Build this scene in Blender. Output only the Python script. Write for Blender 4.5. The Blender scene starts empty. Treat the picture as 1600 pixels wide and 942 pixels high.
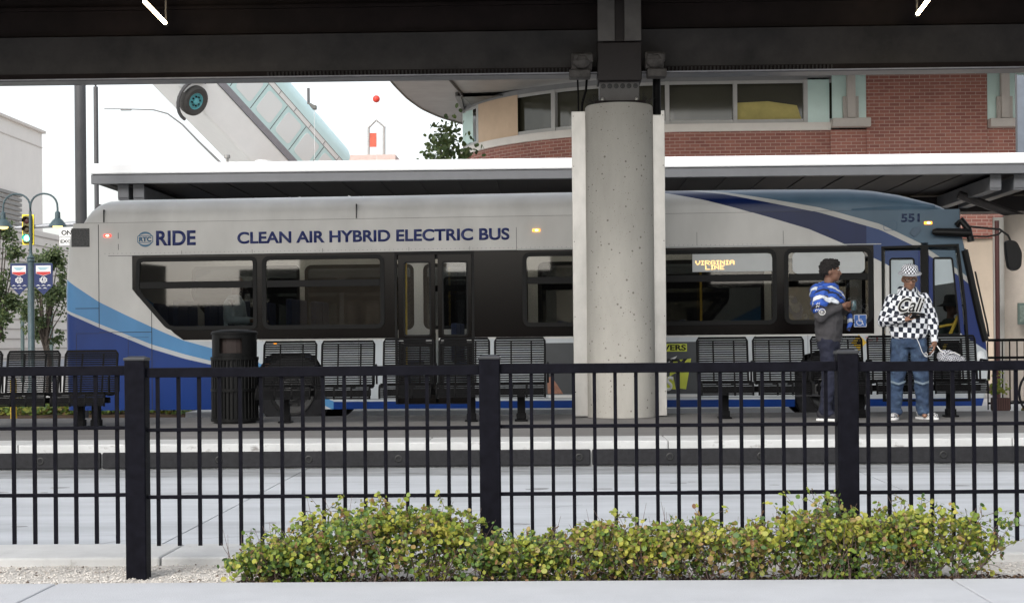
import bpy, bmesh, math, random
from mathutils import Vector, Matrix, noise
from mathutils.geometry import tessellate_polygon
random.seed(7)
R = math.radians
scene = bpy.context.scene
C = bpy.data.collections.new("scene_objects"); scene.collection.children.link(C)

# ------------------------------------------------------------------ camera
F = 2500.0; HY = 535.0; YAW = math.atan(62.0/F); ROLL = 0.009; CAMZ = 1.13
fwd = Vector((-math.sin(YAW), math.cos(YAW), 0)); r0 = Vector((math.cos(YAW), math.sin(YAW), 0)); zz = Vector((0,0,1))
cr = r0*math.cos(ROLL) - zz*math.sin(ROLL); cu = r0*math.sin(ROLL) + zz*math.cos(ROLL)
cam = bpy.data.cameras.new("camera"); co = bpy.data.objects.new("camera", cam); C.objects.link(co)
co.matrix_world = Matrix(((cr.x,cu.x,-fwd.x,0),(cr.y,cu.y,-fwd.y,0),(cr.z,cu.z,-fwd.z,CAMZ),(0,0,0,1)))
cam.sensor_width = 36; cam.lens = F/1600*36; cam.shift_y = (HY-471)/1600; cam.clip_start = 0.1; cam.clip_end = 2000
scene.camera = co

# ------------------------------------------------------------------ sky, sun, exposure
SUN_EL, SUN_AZ = R(38), R(205)     # sun behind and left of the camera, veiled
w = bpy.data.worlds.new("World"); scene.world = w; w.use_nodes = True
wn = w.node_tree.nodes; wl = w.node_tree.links
for n in list(wn): wn.remove(n)
sky = wn.new("ShaderNodeTexSky"); sky.sky_type = 'NISHITA'; sky.sun_disc = False
sky.sun_elevation = SUN_EL; sky.sun_rotation = SUN_AZ; sky.air_density = 1.2; sky.dust_density = 3.0; sky.ozone_density = 1.0
hs = wn.new("ShaderNodeHueSaturation"); hs.inputs['Saturation'].default_value = 0.30; hs.inputs['Value'].default_value = 1.0
bg = wn.new("ShaderNodeBackground"); bg.inputs['Strength'].default_value = 0.15
wo = wn.new("ShaderNodeOutputWorld")
wl.new(sky.outputs[0], hs.inputs['Color']); wl.new(hs.outputs[0], bg.inputs['Color']); wl.new(bg.outputs[0], wo.inputs['Surface'])
sl = bpy.data.lights.new("sun", 'SUN'); sl.energy = 0.5; sl.angle = R(25); sl.color = (1, .96, .9)
so = bpy.data.objects.new("sun", sl); C.objects.link(so)
sd = Vector((math.sin(SUN_AZ)*math.cos(SUN_EL), math.cos(SUN_AZ)*math.cos(SUN_EL), math.sin(SUN_EL)))
so.rotation_euler = (-sd).to_track_quat('-Z', 'Y').to_euler()
vs = scene.view_settings
vs.view_transform = 'Standard'; vs.look = 'None'; vs.gamma = 1; vs.exposure = 0.95; vs.use_curve_mapping = False
cy = scene.cycles
cy.max_bounces = 8; cy.diffuse_bounces = 4; cy.glossy_bounces = 4; cy.transparent_max_bounces = 16; cy.transmission_bounces = 6
try: cy.use_denoising = True
except Exception: pass

# ------------------------------------------------------------------ helpers
def ray(px, py):
    u = (px-800)/F; v = -(py-HY)/F
    return fwd + cr*u + cu*v
CAM = Vector((0,0,CAMZ))
def P(px, py, Y):
    d = ray(px, py); t = Y/d.y
    return CAM + d*t
def S(Y): return F/Y

def hexc(h):
    h = h.lstrip('#'); c = [int(h[i:i+2],16)/255 for i in (0,2,4)]
    return tuple(x/12.92 if x <= .04045 else ((x+.055)/1.055)**2.4 for x in c)

MATS = {}
def mat(name, col, rough=.6, metal=0, var=.12, scale=6, bump=0, bscale=60, spec=.5, emit=0, stretch=(1,1,1), dirt=None):
    if name in MATS: return MATS[name]
    m = bpy.data.materials.new(name); m.use_nodes = True; nt = m.node_tree; b = nt.nodes['Principled BSDF']
    col = (*col[:3], 1)
    b.inputs['Roughness'].default_value = rough; b.inputs['Metallic'].default_value = metal
    b.inputs['Specular IOR Level'].default_value = spec
    tc = nt.nodes.new('ShaderNodeTexCoord'); mp = nt.nodes.new('ShaderNodeMapping'); mp.inputs['Scale'].default_value = stretch
    nt.links.new(tc.outputs['Object'], mp.inputs[0])
    out = None
    if var > 0:
        nz = nt.nodes.new('ShaderNodeTexNoise'); nz.inputs['Scale'].default_value = scale; nz.inputs['Detail'].default_value = 6; nz.inputs['Roughness'].default_value = .65
        nt.links.new(mp.outputs[0], nz.inputs[0])
        rp = nt.nodes.new('ShaderNodeValToRGB'); e = rp.color_ramp.elements
        e[0].position = .3; e[1].position = .7
        e[0].color = (*[c*(1-var) for c in col[:3]],1); e[1].color = (*[min(1,c*(1+var)) for c in col[:3]],1)
        nt.links.new(nz.outputs[0], rp.inputs[0]); out = rp.outputs[0]
    if dirt:
        dc, ds, lo, hi = dirt
        n2 = nt.nodes.new('ShaderNodeTexNoise'); n2.inputs['Scale'].default_value = ds; n2.inputs['Detail'].default_value = 8; n2.inputs['Roughness'].default_value = .7
        nt.links.new(mp.outputs[0], n2.inputs[0])
        mr = nt.nodes.new('ShaderNodeMapRange'); mr.inputs[1].default_value = lo; mr.inputs[2].default_value = hi
        nt.links.new(n2.outputs[0], mr.inputs[0])
        mx = nt.nodes.new('ShaderNodeMix'); mx.data_type = 'RGBA'
        nt.links.new(mr.outputs[0], mx.inputs[0])
        if out: nt.links.new(out, mx.inputs[6])
        else: mx.inputs[6].default_value = col
        mx.inputs[7].default_value = (*dc,1); out = mx.outputs[2]
    if out: nt.links.new(out, b.inputs['Base Color'])
    else: b.inputs['Base Color'].default_value = col
    if bump > 0:
        n3 = nt.nodes.new('ShaderNodeTexNoise'); n3.inputs['Scale'].default_value = bscale; n3.inputs['Detail'].default_value = 4
        nt.links.new(tc.outputs['Object'], n3.inputs[0])
        bp = nt.nodes.new('ShaderNodeBump'); bp.inputs['Strength'].default_value = bump; bp.inputs['Distance'].default_value = .01
        nt.links.new(n3.outputs[0], bp.inputs['Height']); nt.links.new(bp.outputs[0], b.inputs['Normal'])
    if emit > 0:
        b.inputs['Emission Color'].default_value = col; b.inputs['Emission Strength'].default_value = emit
    MATS[name] = m; return m

def glass(name, tint, refl=1.0, rough=.02):
    if name in MATS: return MATS[name]
    m = bpy.data.materials.new(name); m.use_nodes = True; nt = m.node_tree
    for n in list(nt.nodes): nt.nodes.remove(n)
    o = nt.nodes.new('ShaderNodeOutputMaterial'); t = nt.nodes.new('ShaderNodeBsdfTransparent'); g = nt.nodes.new('ShaderNodeBsdfGlossy')
    t.inputs[0].default_value = (*tint,1); g.inputs['Roughness'].default_value = rough
    g.inputs[0].default_value = (refl,refl,refl,1)
    fr = nt.nodes.new('ShaderNodeFresnel'); fr.inputs[0].default_value = 1.62
    mx = nt.nodes.new('ShaderNodeMixShader')
    nt.links.new(fr.outputs[0], mx.inputs[0]); nt.links.new(t.outputs[0], mx.inputs[1]); nt.links.new(g.outputs[0], mx.inputs[2]); nt.links.new(mx.outputs[0], o.inputs[0])
    MATS[name] = m; return m

def tag(o, label=None, cat=None, group=None, kind=None):
    if label: o['label'] = label
    if cat: o['category'] = cat
    if group: o['group'] = group
    if kind: o['kind'] = kind
    return o

def empty(name, loc=(0,0,0), rz=0, label=None, cat=None, group=None):
    o = bpy.data.objects.new(name, None); C.objects.link(o); o.location = loc; o.rotation_euler = (0,0,rz)
    o.empty_display_size = .2
    return tag(o, label, cat, group)

def copy_tree(o, parent=None):
    c = o.copy(); C.objects.link(c)
    if parent: c.parent = parent
    for ch in list(o.children): copy_tree(ch, c)
    return c

class MB:
    def __init__(s): s.v=[]; s.f=[]; s.mi=[]; s.uv={}
    def quad(s, a,b,c,d, mi=0):
        n=len(s.v); s.v += [tuple(a),tuple(b),tuple(c),tuple(d)]; s.f.append((n,n+1,n+2,n+3)); s.mi.append(mi); return s
    def box(s, x0,x1,y0,y1,z0,z1, mi=0):
        n=len(s.v)
        s.v += [(x0,y0,z0),(x1,y0,z0),(x1,y1,z0),(x0,y1,z0),(x0,y0,z1),(x1,y0,z1),(x1,y1,z1),(x0,y1,z1)]
        for f in ((0,3,2,1),(4,5,6,7),(0,1,5,4),(1,2,6,5),(2,3,7,6),(3,0,4,7)): s.f.append(tuple(n+i for i in f)); s.mi.append(mi)
        return s
    def tube(s, pts, r, n=8, mi=0, cap=True, closed=False):
        pts=[Vector(p) for p in pts]; N=len(pts); rs = r if isinstance(r,(list,tuple)) else [r]*N
        base=len(s.v); up=None
        for i,p in enumerate(pts):
            if closed: t=(pts[(i+1)%N]-pts[i-1])
            else: t=(pts[min(i+1,N-1)]-pts[max(i-1,0)])
            if t.length<1e-9: t=Vector((0,0,1))
            t.normalize()
            if up is None:
                up=Vector((0,0,1)) if abs(t.z)<.9 else Vector((0,1,0))
            a=(up-t*up.dot(t))
            if a.length<1e-6: a=t.orthogonal()
            a.normalize(); up=a; b=t.cross(a)
            for k in range(n):
                an=2*math.pi*(k+.5)/n; s.v.append(tuple(p+(a*math.cos(an)+b*math.sin(an))*rs[i]))
        M = N if closed else N-1
        for i in range(M):
            j=(i+1)%N
            for k in range(n):
                s.f.append((base+i*n+k,base+i*n+(k+1)%n,base+j*n+(k+1)%n,base+j*n+k)); s.mi.append(mi)
        if cap and not closed:
            s.f.append(tuple(base+k for k in reversed(range(n)))); s.mi.append(mi)
            s.f.append(tuple(base+(N-1)*n+k for k in range(n))); s.mi.append(mi)
        return s
    def lathe(s, prof, cen=(0,0,0), axis='z', n=24, mi=0):
        base=len(s.v); c=Vector(cen)
        for (r,h) in prof:
            for k in range(n):
                a=2*math.pi*k/n; x,y=r*math.cos(a),r*math.sin(a)
                q={'z':(x,y,h),'y':(x,h,y),'x':(h,x,y)}[axis]
                s.v.append(tuple(c+Vector(q)))
        for i in range(len(prof)-1):
            for k in range(n):
                s.f.append((base+i*n+k,base+i*n+(k+1)%n,base+(i+1)*n+(k+1)%n,base+(i+1)*n+k)); s.mi.append(mi)
        return s
    def ell(s, c, r, n=12, m=8, mi=0, rot=None):
        base=len(s.v); c=Vector(c)
        for i in range(m+1):
            ph=math.pi*i/m
            for k in range(n):
                a=2*math.pi*k/n; q=Vector((r[0]*math.sin(ph)*math.cos(a),r[1]*math.sin(ph)*math.sin(a),r[2]*math.cos(ph)))
                if rot: q=rot@q
                s.v.append(tuple(c+q))
        for i in range(m):
            for k in range(n):
                s.f.append((base+i*n+k,base+(i+1)*n+k,base+(i+1)*n+(k+1)%n,base+i*n+(k+1)%n)); s.mi.append(mi)
        return s
    def cap2(s, p0, p1, r0, r1, n=10):       # tapered capsule
        p0=Vector(p0); p1=Vector(p1); d=(p1-p0); L=d.length; d.normalize() if L else None
        pts=[]; rs=[]
        for a in (80,55,28): pts.append(p0-d*r0*math.sin(R(a))); rs.append(r0*math.cos(R(a)))
        pts += [p0,p1]; rs += [r0,r1]
        for a in (28,55,80): pts.append(p1+d*r1*math.sin(R(a))); rs.append(r1*math.cos(R(a)))
        return s.tube(pts, rs, n)
    def rings(s, secs, n=20):                # stacked horizontal ellipses: (cx,cy,z,rx,ry)
        base=len(s.v)
        for (cx,cy,z,rx,ry) in secs:
            for k in range(n):
                a=2*math.pi*k/n; s.v.append((cx+rx*math.cos(a), cy+ry*math.sin(a), z))
        for i in range(len(secs)-1):
            for k in range(n):
                s.f.append((base+i*n+k,base+i*n+(k+1)%n,base+(i+1)*n+(k+1)%n,base+(i+1)*n+k)); s.mi.append(0)
        s.f.append(tuple(base+k for k in reversed(range(n)))); s.mi.append(0)
        s.f.append(tuple(base+(len(secs)-1)*n+k for k in range(n))); s.mi.append(0)
        return s
    def poly(s, outer, holes=(), y=0, th=0.03, mi=0, axis='y'):
        """polygon in XZ with holes, front face at y, going back by th (positive = +y)"""
        loops=[outer]+list(holes); flat=[p for l in loops for p in l]
        tris=tessellate_polygon([[Vector((p[0],p[1],0)) for p in l] for l in loops])
        b=len(s.v); n=len(flat)
        if axis=='y': mk=lambda p,q:(p[0],q,p[1])
        elif axis=='x': mk=lambda p,q:(q,p[0],p[1])
        else: mk=lambda p,q:(p[0],p[1],q)
        s.v += [mk(p,y) for p in flat]+[mk(p,y+th) for p in flat]
        for t in tris:
            s.f.append((b+t[0],b+t[1],b+t[2])); s.mi.append(mi); s.f.append((b+n+t[2],b+n+t[1],b+n+t[0])); s.mi.append(mi)
        o=0
        for l in loops:
            k=len(l)
            for i in range(k):
                j=(i+1)%k; s.f.append((b+o+i,b+o+j,b+n+o+j,b+n+o+i)); s.mi.append(mi)
            o+=k
        return s
    def grid(s, fn, nu, nv, mi=0):
        b=len(s.v)
        for j in range(nv+1):
            for i in range(nu+1): s.v.append(tuple(fn(i/nu,j/nv)))
        for j in range(nv):
            for i in range(nu):
                a=b+j*(nu+1)+i; s.f.append((a,a+1,a+nu+2,a+nu+1)); s.mi.append(mi)
        return s
    def build(s, name, mats, parent=None, smooth=False, bevel=0, solid=0, angle=40):
        me=bpy.data.meshes.new(name); me.from_pydata(s.v,[],s.f)
        if not isinstance(mats,(list,tuple)): mats=[mats]
        for m in mats: me.materials.append(m)
        if len(mats)>1: me.polygons.foreach_set('material_index', s.mi)
        bm=bmesh.new(); bm.from_mesh(me); bmesh.ops.recalc_face_normals(bm, faces=bm.faces); bm.to_mesh(me); bm.free()
        if smooth:
            me.polygons.foreach_set('use_smooth',[True]*len(me.polygons))
            try: me.set_sharp_from_angle(angle=R(angle))
            except Exception: pass
        me.update()
        o=bpy.data.objects.new(name, me); C.objects.link(o)
        if parent: o.parent=parent
        if solid:
            q=o.modifiers.new('solid','SOLIDIFY'); q.thickness=solid
        if bevel:
            q=o.modifiers.new('bevel','BEVEL'); q.width=bevel; q.segments=2; q.limit_method='ANGLE'
        return o

def rrect(x0,x1,z0,z1,r,n=5):
    pts=[]
    for cx,cz,a0 in ((x1-r,z1-r,0),(x0+r,z1-r,90),(x0+r,z0+r,180),(x1-r,z0+r,270)):
        for i in range(n+1):
            a=R(a0+90*i/n); pts.append((cx+r*math.cos(a),cz+r*math.sin(a)))
    return pts
def rpoly(pts, r, n=4):
    out=[]; N=len(pts)
    for i in range(N):
        p=Vector(pts[i]); a=(Vector(pts[i-1])-p); b=(Vector(pts[(i+1)%N])-p)
        q=min(r,a.length*.45,b.length*.45); p0=p+a.normalized()*q; p1=p+b.normalized()*q
        for k in range(n+1):
            t=k/n; out.append(tuple(p0*(1-t)**2+p*2*t*(1-t)+p1*t*t))
    return out
def inset(pts, d):
    c=Vector((sum(p[0] for p in pts)/len(pts), sum(p[1] for p in pts)/len(pts)))
    N=len(pts); out=[]
    area=sum(pts[i][0]*pts[(i+1)%N][1]-pts[(i+1)%N][0]*pts[i][1] for i in range(N))
    sg=1 if area>0 else -1
    for i in range(N):
        p=Vector(pts[i]); e0=(p-Vector(pts[i-1])); e1=(Vector(pts[(i+1)%N])-p)
        if e0.length<1e-9: e0=e1
        if e1.length<1e-9: e1=e0
        n0=Vector((-e0.y,e0.x)).normalized()*sg; n1=Vector((-e1.y,e1.x)).normalized()*sg
        b=(n0+n1); 
        if b.length<1e-6: b=n0
        b.normalize(); k=d/max(.3,b.dot(n0)); out.append(tuple(p+b*k))
    return out

def text(name, s, mat_, parent, loc, size=None, width=None, height=None, rot=(R(90),0,0), bold=.0, shear=0, depth=.002, align='CENTER', spacing=1.0):
    cu_=bpy.data.curves.new('t','FONT'); cu_.body=s; cu_.size=1; cu_.align_x=align; cu_.align_y='BOTTOM_BASELINE' if False else 'CENTER'
    cu_.offset=bold; cu_.shear=shear; cu_.extrude=0; cu_.space_character=spacing
    t=bpy.data.objects.new('t',cu_); C.objects.link(t)
    bpy.context.view_layer.update()
    me=bpy.data.meshes.new_from_object(t.evaluated_get(bpy.context.evaluated_depsgraph_get()))
    bpy.data.objects.remove(t); bpy.data.curves.remove(cu_)
    xs=[v.co.x for v in me.vertices]; ys=[v.co.y for v in me.vertices]
    sx=(width/(max(xs)-min(xs))) if width else size; sy=(height/(max(ys)-min(ys))) if height else (size or sx)
    if not width: sx=sy
    cx=(max(xs)+min(xs))/2; cyy=(max(ys)+min(ys))/2
    for v in me.vertices: v.co=Vector(((v.co.x-cx)*sx,(v.co.y-cyy)*sy,0))
    me.materials.clear(); me.materials.append(mat_)
    o=bpy.data.objects.new(name,me); C.objects.link(o); o.parent=parent; o.location=loc; o.rotation_euler=rot
    q=o.modifiers.new('s','SOLIDIFY'); q.thickness=depth; q.offset=0
    return o

# ------------------------------------------------------------------ materials
M_black = mat('black_metal', (.004,.004,.0045), .5, 0, .3, 30, .15, 200, spec=.08)
M_fence = mat('powder_coated_fence', (.0055,.0055,.0085), .55, 0, .35, 25, .2, 300, spec=.05)
M_dark  = mat('dark_plastic', (.005,.005,.005), .45, 0, .2, 20, spec=.25)
M_rubber= mat('rubber', (.016,.016,.018), .75, 0, .3, 20, .2, 80, spec=.25)
M_steel = mat('galvanised_steel', (.45,.435,.41), .36, .8, .18, 3, .05, 30, stretch=(1,1,.5))
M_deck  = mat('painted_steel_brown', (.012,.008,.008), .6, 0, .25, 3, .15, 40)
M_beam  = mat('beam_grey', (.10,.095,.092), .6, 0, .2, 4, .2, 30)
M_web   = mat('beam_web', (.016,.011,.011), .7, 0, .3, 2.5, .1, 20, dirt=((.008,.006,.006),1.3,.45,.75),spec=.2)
M_lip   = mat('gutter_grey', (.028,.025,.024), .5, 0, .25, 2.5, .1, 20, dirt=((.008,.007,.007),1.1,.42,.68),spec=.3)
M_white = mat('white_paint', (.66,.66,.65), .4, 0, .05, 5)
M_roadc = mat('road_concrete', (.44,.46,.485), .85, 0, .07, 1.2, .25, 160, stretch=(.35,1.5,1), dirt=((.27,.28,.295),.9,.44,.78))
M_curbc = mat('curb_concrete', (.50,.50,.49), .85, 0, .08, 5, .3, 120, dirt=((.30,.29,.27),9,.62,.75))
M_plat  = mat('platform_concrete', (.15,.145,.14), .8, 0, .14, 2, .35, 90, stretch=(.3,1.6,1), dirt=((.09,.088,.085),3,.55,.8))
M_asph  = mat('asphalt', (.20,.20,.205), .9, 0, .15, 2, .3, 100)
M_gutter= mat('gutter_asphalt', (.25,.26,.27), .9, 0, .25, 7, .5, 120, dirt=((.13,.13,.13),5,.5,.7), stretch=(.3,1,1))
M_pale  = mat('pale_ground', (.42,.41,.39), .9, 0, .12, .6)
M_yel   = mat('yellow_paint', (.65,.42,.03), .45, 0, .1, 5)
M_blue  = mat('blue_paint', (.02,.07,.42), .35, 0, .05, 5)

# ================================================================== GROUND
ROADZ=0.0; PLZ=.23; KY=14.55; PE=20.05
o=MB().quad((-400,-80,-.03),(400,-80,-.03),(400,700,-.03),(-400,700,-.03)).build('ground', M_pale); tag(o,kind='structure')
# near lane: concrete slabs with real joints
mb=MB(); xs=[-14.0,-10.9,-6.45,-2.23,2.62,6.9,11.2,15.5]
for i in range(len(xs)-1):
    mb.box(xs[i]+.005, xs[i+1]-.005, 8.74, KY-.9, -.10, 0)
    mb.box(xs[i]+.005, xs[i+1]-.005, KY-.885, KY-.01, -.10, 0, 1)
o=mb.build('road',[M_roadc,M_gutter]); tag(o,kind='structure')
o=MB().quad((-15,8.0,-.02),(16,8.0,-.02),(16,15,-.02),(-15,15,-.02)).build('road_bed',M_asph); tag(o,kind='structure')
# kerb between the lane and the gravel bed
mb=MB(); kx=[-9,-5.2,-2.02,3.3,6.5,9]
for i in range(len(kx)-1): mb.box(kx[i]+.004,kx[i+1]-.004,8.17,8.73,-.1,.045)
o=mb.build('kerb',M_curbc,bevel=.012); tag(o,kind='structure')
# front slab
mb=MB(); kx=[-9,-5.2,-2.28,1.80,5,9]
M_slab=mat('slab_concrete',(.45,.46,.48),.85,0,.06,3,.3,150,dirt=((.36,.36,.35),12,.66,.8))
for i in range(len(kx)-1): mb.box(kx[i]+.004,kx[i+1]-.004,5.0,7.29,-.1,.045)
o=mb.build('pavement',M_slab,bevel=.008); tag(o,kind='structure')
# unseen dark street and backdrop walls, added for the glass to reflect
o=MB().quad((-60,-40,-.012),(60,-40,-.012),(60,4.99,-.012),(-60,4.99,-.012)).build('street',mat('street_asphalt',(.05,.05,.052),.9)); tag(o,kind='structure')
rb=random.Random(3); x=-70
bcol=[mat('backdrop_dark',(.014,.012,.010),.9,0,.5,.3),mat('backdrop_beige',(.42,.33,.24),.9,0,.3,.5),mat('backdrop_brown',(.06,.04,.03),.9,0,.4,.5)]
while x<70:
    wd=rb.uniform(2,7); k=rb.choice((0,0,1,2,0)); o=MB().box(x,x+wd-.02,-26-rb.random(),-24,0,rb.uniform(2.6,5.2)).build('reflection_backdrop',bcol[k]); tag(o,kind='structure'); x+=wd
# gravel bed
M_grav=mat('white_gravel',(.52,.49,.45),.9,0,.25,40,.8,90)
mb=MB()
def gz(x,y): return .0+.008*noise.noise(Vector((x*9,y*9,0)))
mb.grid(lambda u,v:(-6+12*u,7.29+.88*v,gz(-6+12*u,7.29+.88*v)),200,16)
o=mb.build('gravel_bed',M_grav,smooth=True); tag(o,kind='structure')
mb=MB()
for i in range(11000):
    x=random.uniform(-3.1,3.2); y=random.uniform(7.3,8.16)
    if -1.4<x<2.4 and random.random()<.5: continue
    r=random.uniform(.004,.011); z=gz(x,y)+r*.3
    b=len(mb.v); a=random.uniform(0,6.28)
    pts=[(r*math.cos(a+k*1.57)*random.uniform(.7,1.2), r*math.sin(a+k*1.57)*random.uniform(.7,1.2), random.uniform(-.2,.2)*r) for k in range(4)]+[(0,0,r*random.uniform(.5,.9))]
    mb.v += [(x+p[0],y+p[1],z+p[2]) for p in pts]
    mi=0 if random.random()<.82 else (1 if random.random()<.8 else 2)
    for k in range(4): mb.f.append((b+k,b+(k+1)%4,b+4)); mb.mi.append(mi)
o=mb.build('gravel',[M_grav,mat('grey_stone',(.36,.33,.29),.9),mat('dark_chip',(.10,.07,.05),.9)]); tag(o,'crushed white stone chips filling the bed','gravel',kind='stuff')
# platform
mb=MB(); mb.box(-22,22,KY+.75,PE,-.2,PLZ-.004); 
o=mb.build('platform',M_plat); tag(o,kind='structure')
mb=MB(); kx=[-22,-16,-11.2,-7.2,-4.9,-1.15,1.05,4.15,8.4,12,17,22]
for i in range(len(kx)-1): mb.box(kx[i]+.003,kx[i+1]-.003,KY,KY+.748,-.2,PLZ,0)
o=mb.build('platform_kerb',mat('platform_kerb_concrete',(.46,.465,.46),.85,0,.12,4,.3,90,dirt=((.2,.19,.18),8,.58,.68),stretch=(.5,1.6,1)),bevel=.01); tag(o,kind='structure')
# bus lane and far platform
o=MB().quad((-22,PE+.01,-.01),(22,PE+.01,-.01),(22,24.2,-.01),(-22,24.2,-.01)).build('bus_lane',mat('lane_concrete',(.5,.5,.5),.9,0,.15,1)); tag(o,kind='structure')
o=MB().box(-5.6,30,24.3,27.2,-.2,.11).build('far_platform',mat('far_concrete',(.78,.78,.77),.9,0,.1,2)); tag(o,kind='structure')
o=MB().box(PE*0-22,-5.7,25.0,28.0,-.2,.05).build('planting_bed',mat('soil',(.09,.06,.04),.95,0,.3,5)); tag(o,kind='structure')

# rubber bumper strip on the kerb
t=empty('kerb_bumper',(0,KY,0),0,'long black rubber bumper strip bolted along the platform kerb face','bumper')
bx_=[-20,-12.4,-4.13,-.0+4.9-9.35+4.5,5.9,14,20]
bx_=[-20,-13.2,-4.12,.35,5.05,12,20]
for i in range(len(bx_)-1):
    mb=MB(); mb.box(bx_[i]+.008,bx_[i+1]-.008,-.045,-.002,.012,.158)
    mb.build('rubber_section',M_rubber,t,bevel=.012)
x=-9.6
while x<9:
    xx=x+.0
    mb=MB(); mb.lathe([(0,-.0445),(.018,-.0445),(.02,-.048),(.028,-.049),(.034,-.048),(.036,-.046)],(xx,0,.085),'y',14)
    x+=.82
    mb.build('bolt',mat('bolt_dark',(.004,.004,.004),.5),t,smooth=True)

# ================================================================== FRONT FENCE
YF=7.74
def fence():
    t=empty('metal_fence',(0,YF,0),0,'black metal picket fence across the whole foreground','fence')
    def pc(pl,pr,ptop): return P((pl+pr)/2,700,YF).x
    posts=[pc(198,232,560),pc(751,781,560),pc(1308,1339,553)]
    d=posts[1]-posts[0]; posts=[posts[0]-d]+posts+[posts[2]+d]
    tops=[1.085,1.080,1.072,1.083,1.08]
    for x,zt in zip(posts,tops):
        p=MB().box(x-.050,x+.050,-.05,.05,-.1,zt-.02).build('post',M_fence,t,bevel=.006)
        MB().rings([(x,0,0,0,0)]) if False else None
        c=MB(); c.box(x-.0535,x+.0535,-.0535,.0535,zt-.022,zt-.008)
        b=len(c.v); c.v += [(x-.05,-.05,zt-.008),(x+.05,-.05,zt-.008),(x+.05,.05,zt-.008),(x-.05,.05,zt-.008),(x-.03,-.03,zt),(x+.03,-.03,zt),(x+.03,.03,zt),(x-.03,.03,zt)]
        for f in ((4,5,6,7),(0,1,5,4),(1,2,6,5),(2,3,7,6),(3,0,4,7)): c.f.append(tuple(b+i for i in f)); c.mi.append(0)
        c.build('post_cap',mat('fence_cap',(.022,.023,.026),.45),p,bevel=.003)
    off=[.012,0,.004,.0]
    for i in range(4):
        a=posts[i]+.05; b=posts[i+1]-.05; oz=off[i] if i<4 else 0
        if a>3.4 or b<-3.4: pass
        for z0,z1,w_ in ((.975,1.022,.022),(.712,.729,.016),(.386,.403,.016)):
            MB().box(a,b,-w_,w_,z0+oz,z1+oz).build('rail',M_fence,t,bevel=.003)
        n=16; sp=(posts[i+1]-posts[i])/(n+1)
        for k in range(n):
            x=posts[i]+sp*(k+1); jx=random.uniform(-.0015,.0015)
            if abs(x)>2.9: continue
            MB().box(x-.0085+jx,x+.0085+jx,-.0085,.0085,.158+oz,.975+oz).build('picket',M_fence,t)
fence()

mb=MB(); rs_=random.Random(9)
for i in range(46):
    x=rs_.uniform(-4.5,5); y=rs_.choice((9.9,12.4))+rs_.gauss(0,.25); rr_=rs_.uniform(.02,.07); k=rs_.randint(7,10)
    mb.poly([(x+rr_*1.6*math.cos(6.283*q/k)*rs_.uniform(.6,1.1),y+rr_*math.sin(6.283*q/k)*rs_.uniform(.6,1.1)) for q in range(k)],[],.0005,.0012,axis='z')
o=mb.build('road_stains',mat('stain',(.24,.245,.25),.85,0,.2,9)); tag(o,kind='structure')
rs_=random.Random(4); mb=MB()
def crack(x,y,dx,dy,n,w_):
    p=[(x,y)]
    for i in range(n): x+=dx+rs_.gauss(0,abs(dy)+abs(dx)*.4); y+=dy+rs_.gauss(0,.03); p.append((x,y))
    for i in range(n):
        (a,b),(c,d)=p[i],p[i+1]; L=math.hypot(c-a,d-b); nx,ny=-(d-b)/L*w_,(c-a)/L*w_
        mb.quad((a-nx,b-ny,.0022),(c-nx,d-ny,.0022),(c+nx,d+ny,.0022),(a+nx,b+ny,.0022))
crack(-3.6,12.9,.16,.01,14,.004); crack(1.2,13.2,.14,-.01,18,.004); crack(-1.0,10.2,.05,.11,9,.003); crack(3.1,9.2,.12,.05,12,.004); crack(-3.0,9.0,.1,.03,10,.003)
o=mb.build('road_cracks',mat('crack',(.12,.12,.12),.9,0,0)); tag(o,kind='structure')
# ================================================================== SHRUBS
def leafmat(name, cols):
    m=bpy.data.materials.new(name); m.use_nodes=True; nt=m.node_tree; b=nt.nodes['Principled BSDF']
    g=nt.nodes.new('ShaderNodeNewGeometry'); rp=nt.nodes.new('ShaderNodeValToRGB'); e=rp.color_ramp.elements
    while len(e)<len(cols): e.new(.5)
    for i,c in enumerate(cols): e[i].position=i/(len(cols)-1); e[i].color=(*c,1)
    nt.links.new(g.outputs['Random Per Island'],rp.inputs[0]); nt.links.new(rp.outputs[0],b.inputs['Base Color'])
    b.inputs['Roughness'].default_value=.55
    tr=nt.nodes.new('ShaderNodeBsdfTranslucent'); nt.links.new(rp.outputs[0],tr.inputs[0])
    mx=nt.nodes.new('ShaderNodeMixShader'); mx.inputs[0].default_value=.3
    out=nt.nodes['Material Output']; nt.links.new(b.outputs[0],mx.inputs[1]); nt.links.new(tr.outputs[0],mx.inputs[2]); nt.links.new(mx.outputs[0],out.inputs[0])
    return m
M_leaf=leafmat('shrub_leaf',[(.11,.16,.025),(.19,.26,.03),(.27,.33,.04),(.34,.36,.05),(.17,.23,.03),(.40,.38,.07),(.12,.17,.03),(.30,.32,.04)])
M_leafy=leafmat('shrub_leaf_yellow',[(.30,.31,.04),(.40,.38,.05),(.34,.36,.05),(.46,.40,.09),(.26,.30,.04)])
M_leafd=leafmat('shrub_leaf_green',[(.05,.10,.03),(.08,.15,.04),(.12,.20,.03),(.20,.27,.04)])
M_leafr=leafmat('shrub_leaf_rusty',[(.26,.14,.07),(.34,.24,.08),(.20,.09,.05),(.40,.32,.11),(.24,.20,.07)])
M_twig=mat('twig',(.11,.075,.065),.85,0,.35,30)
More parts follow.
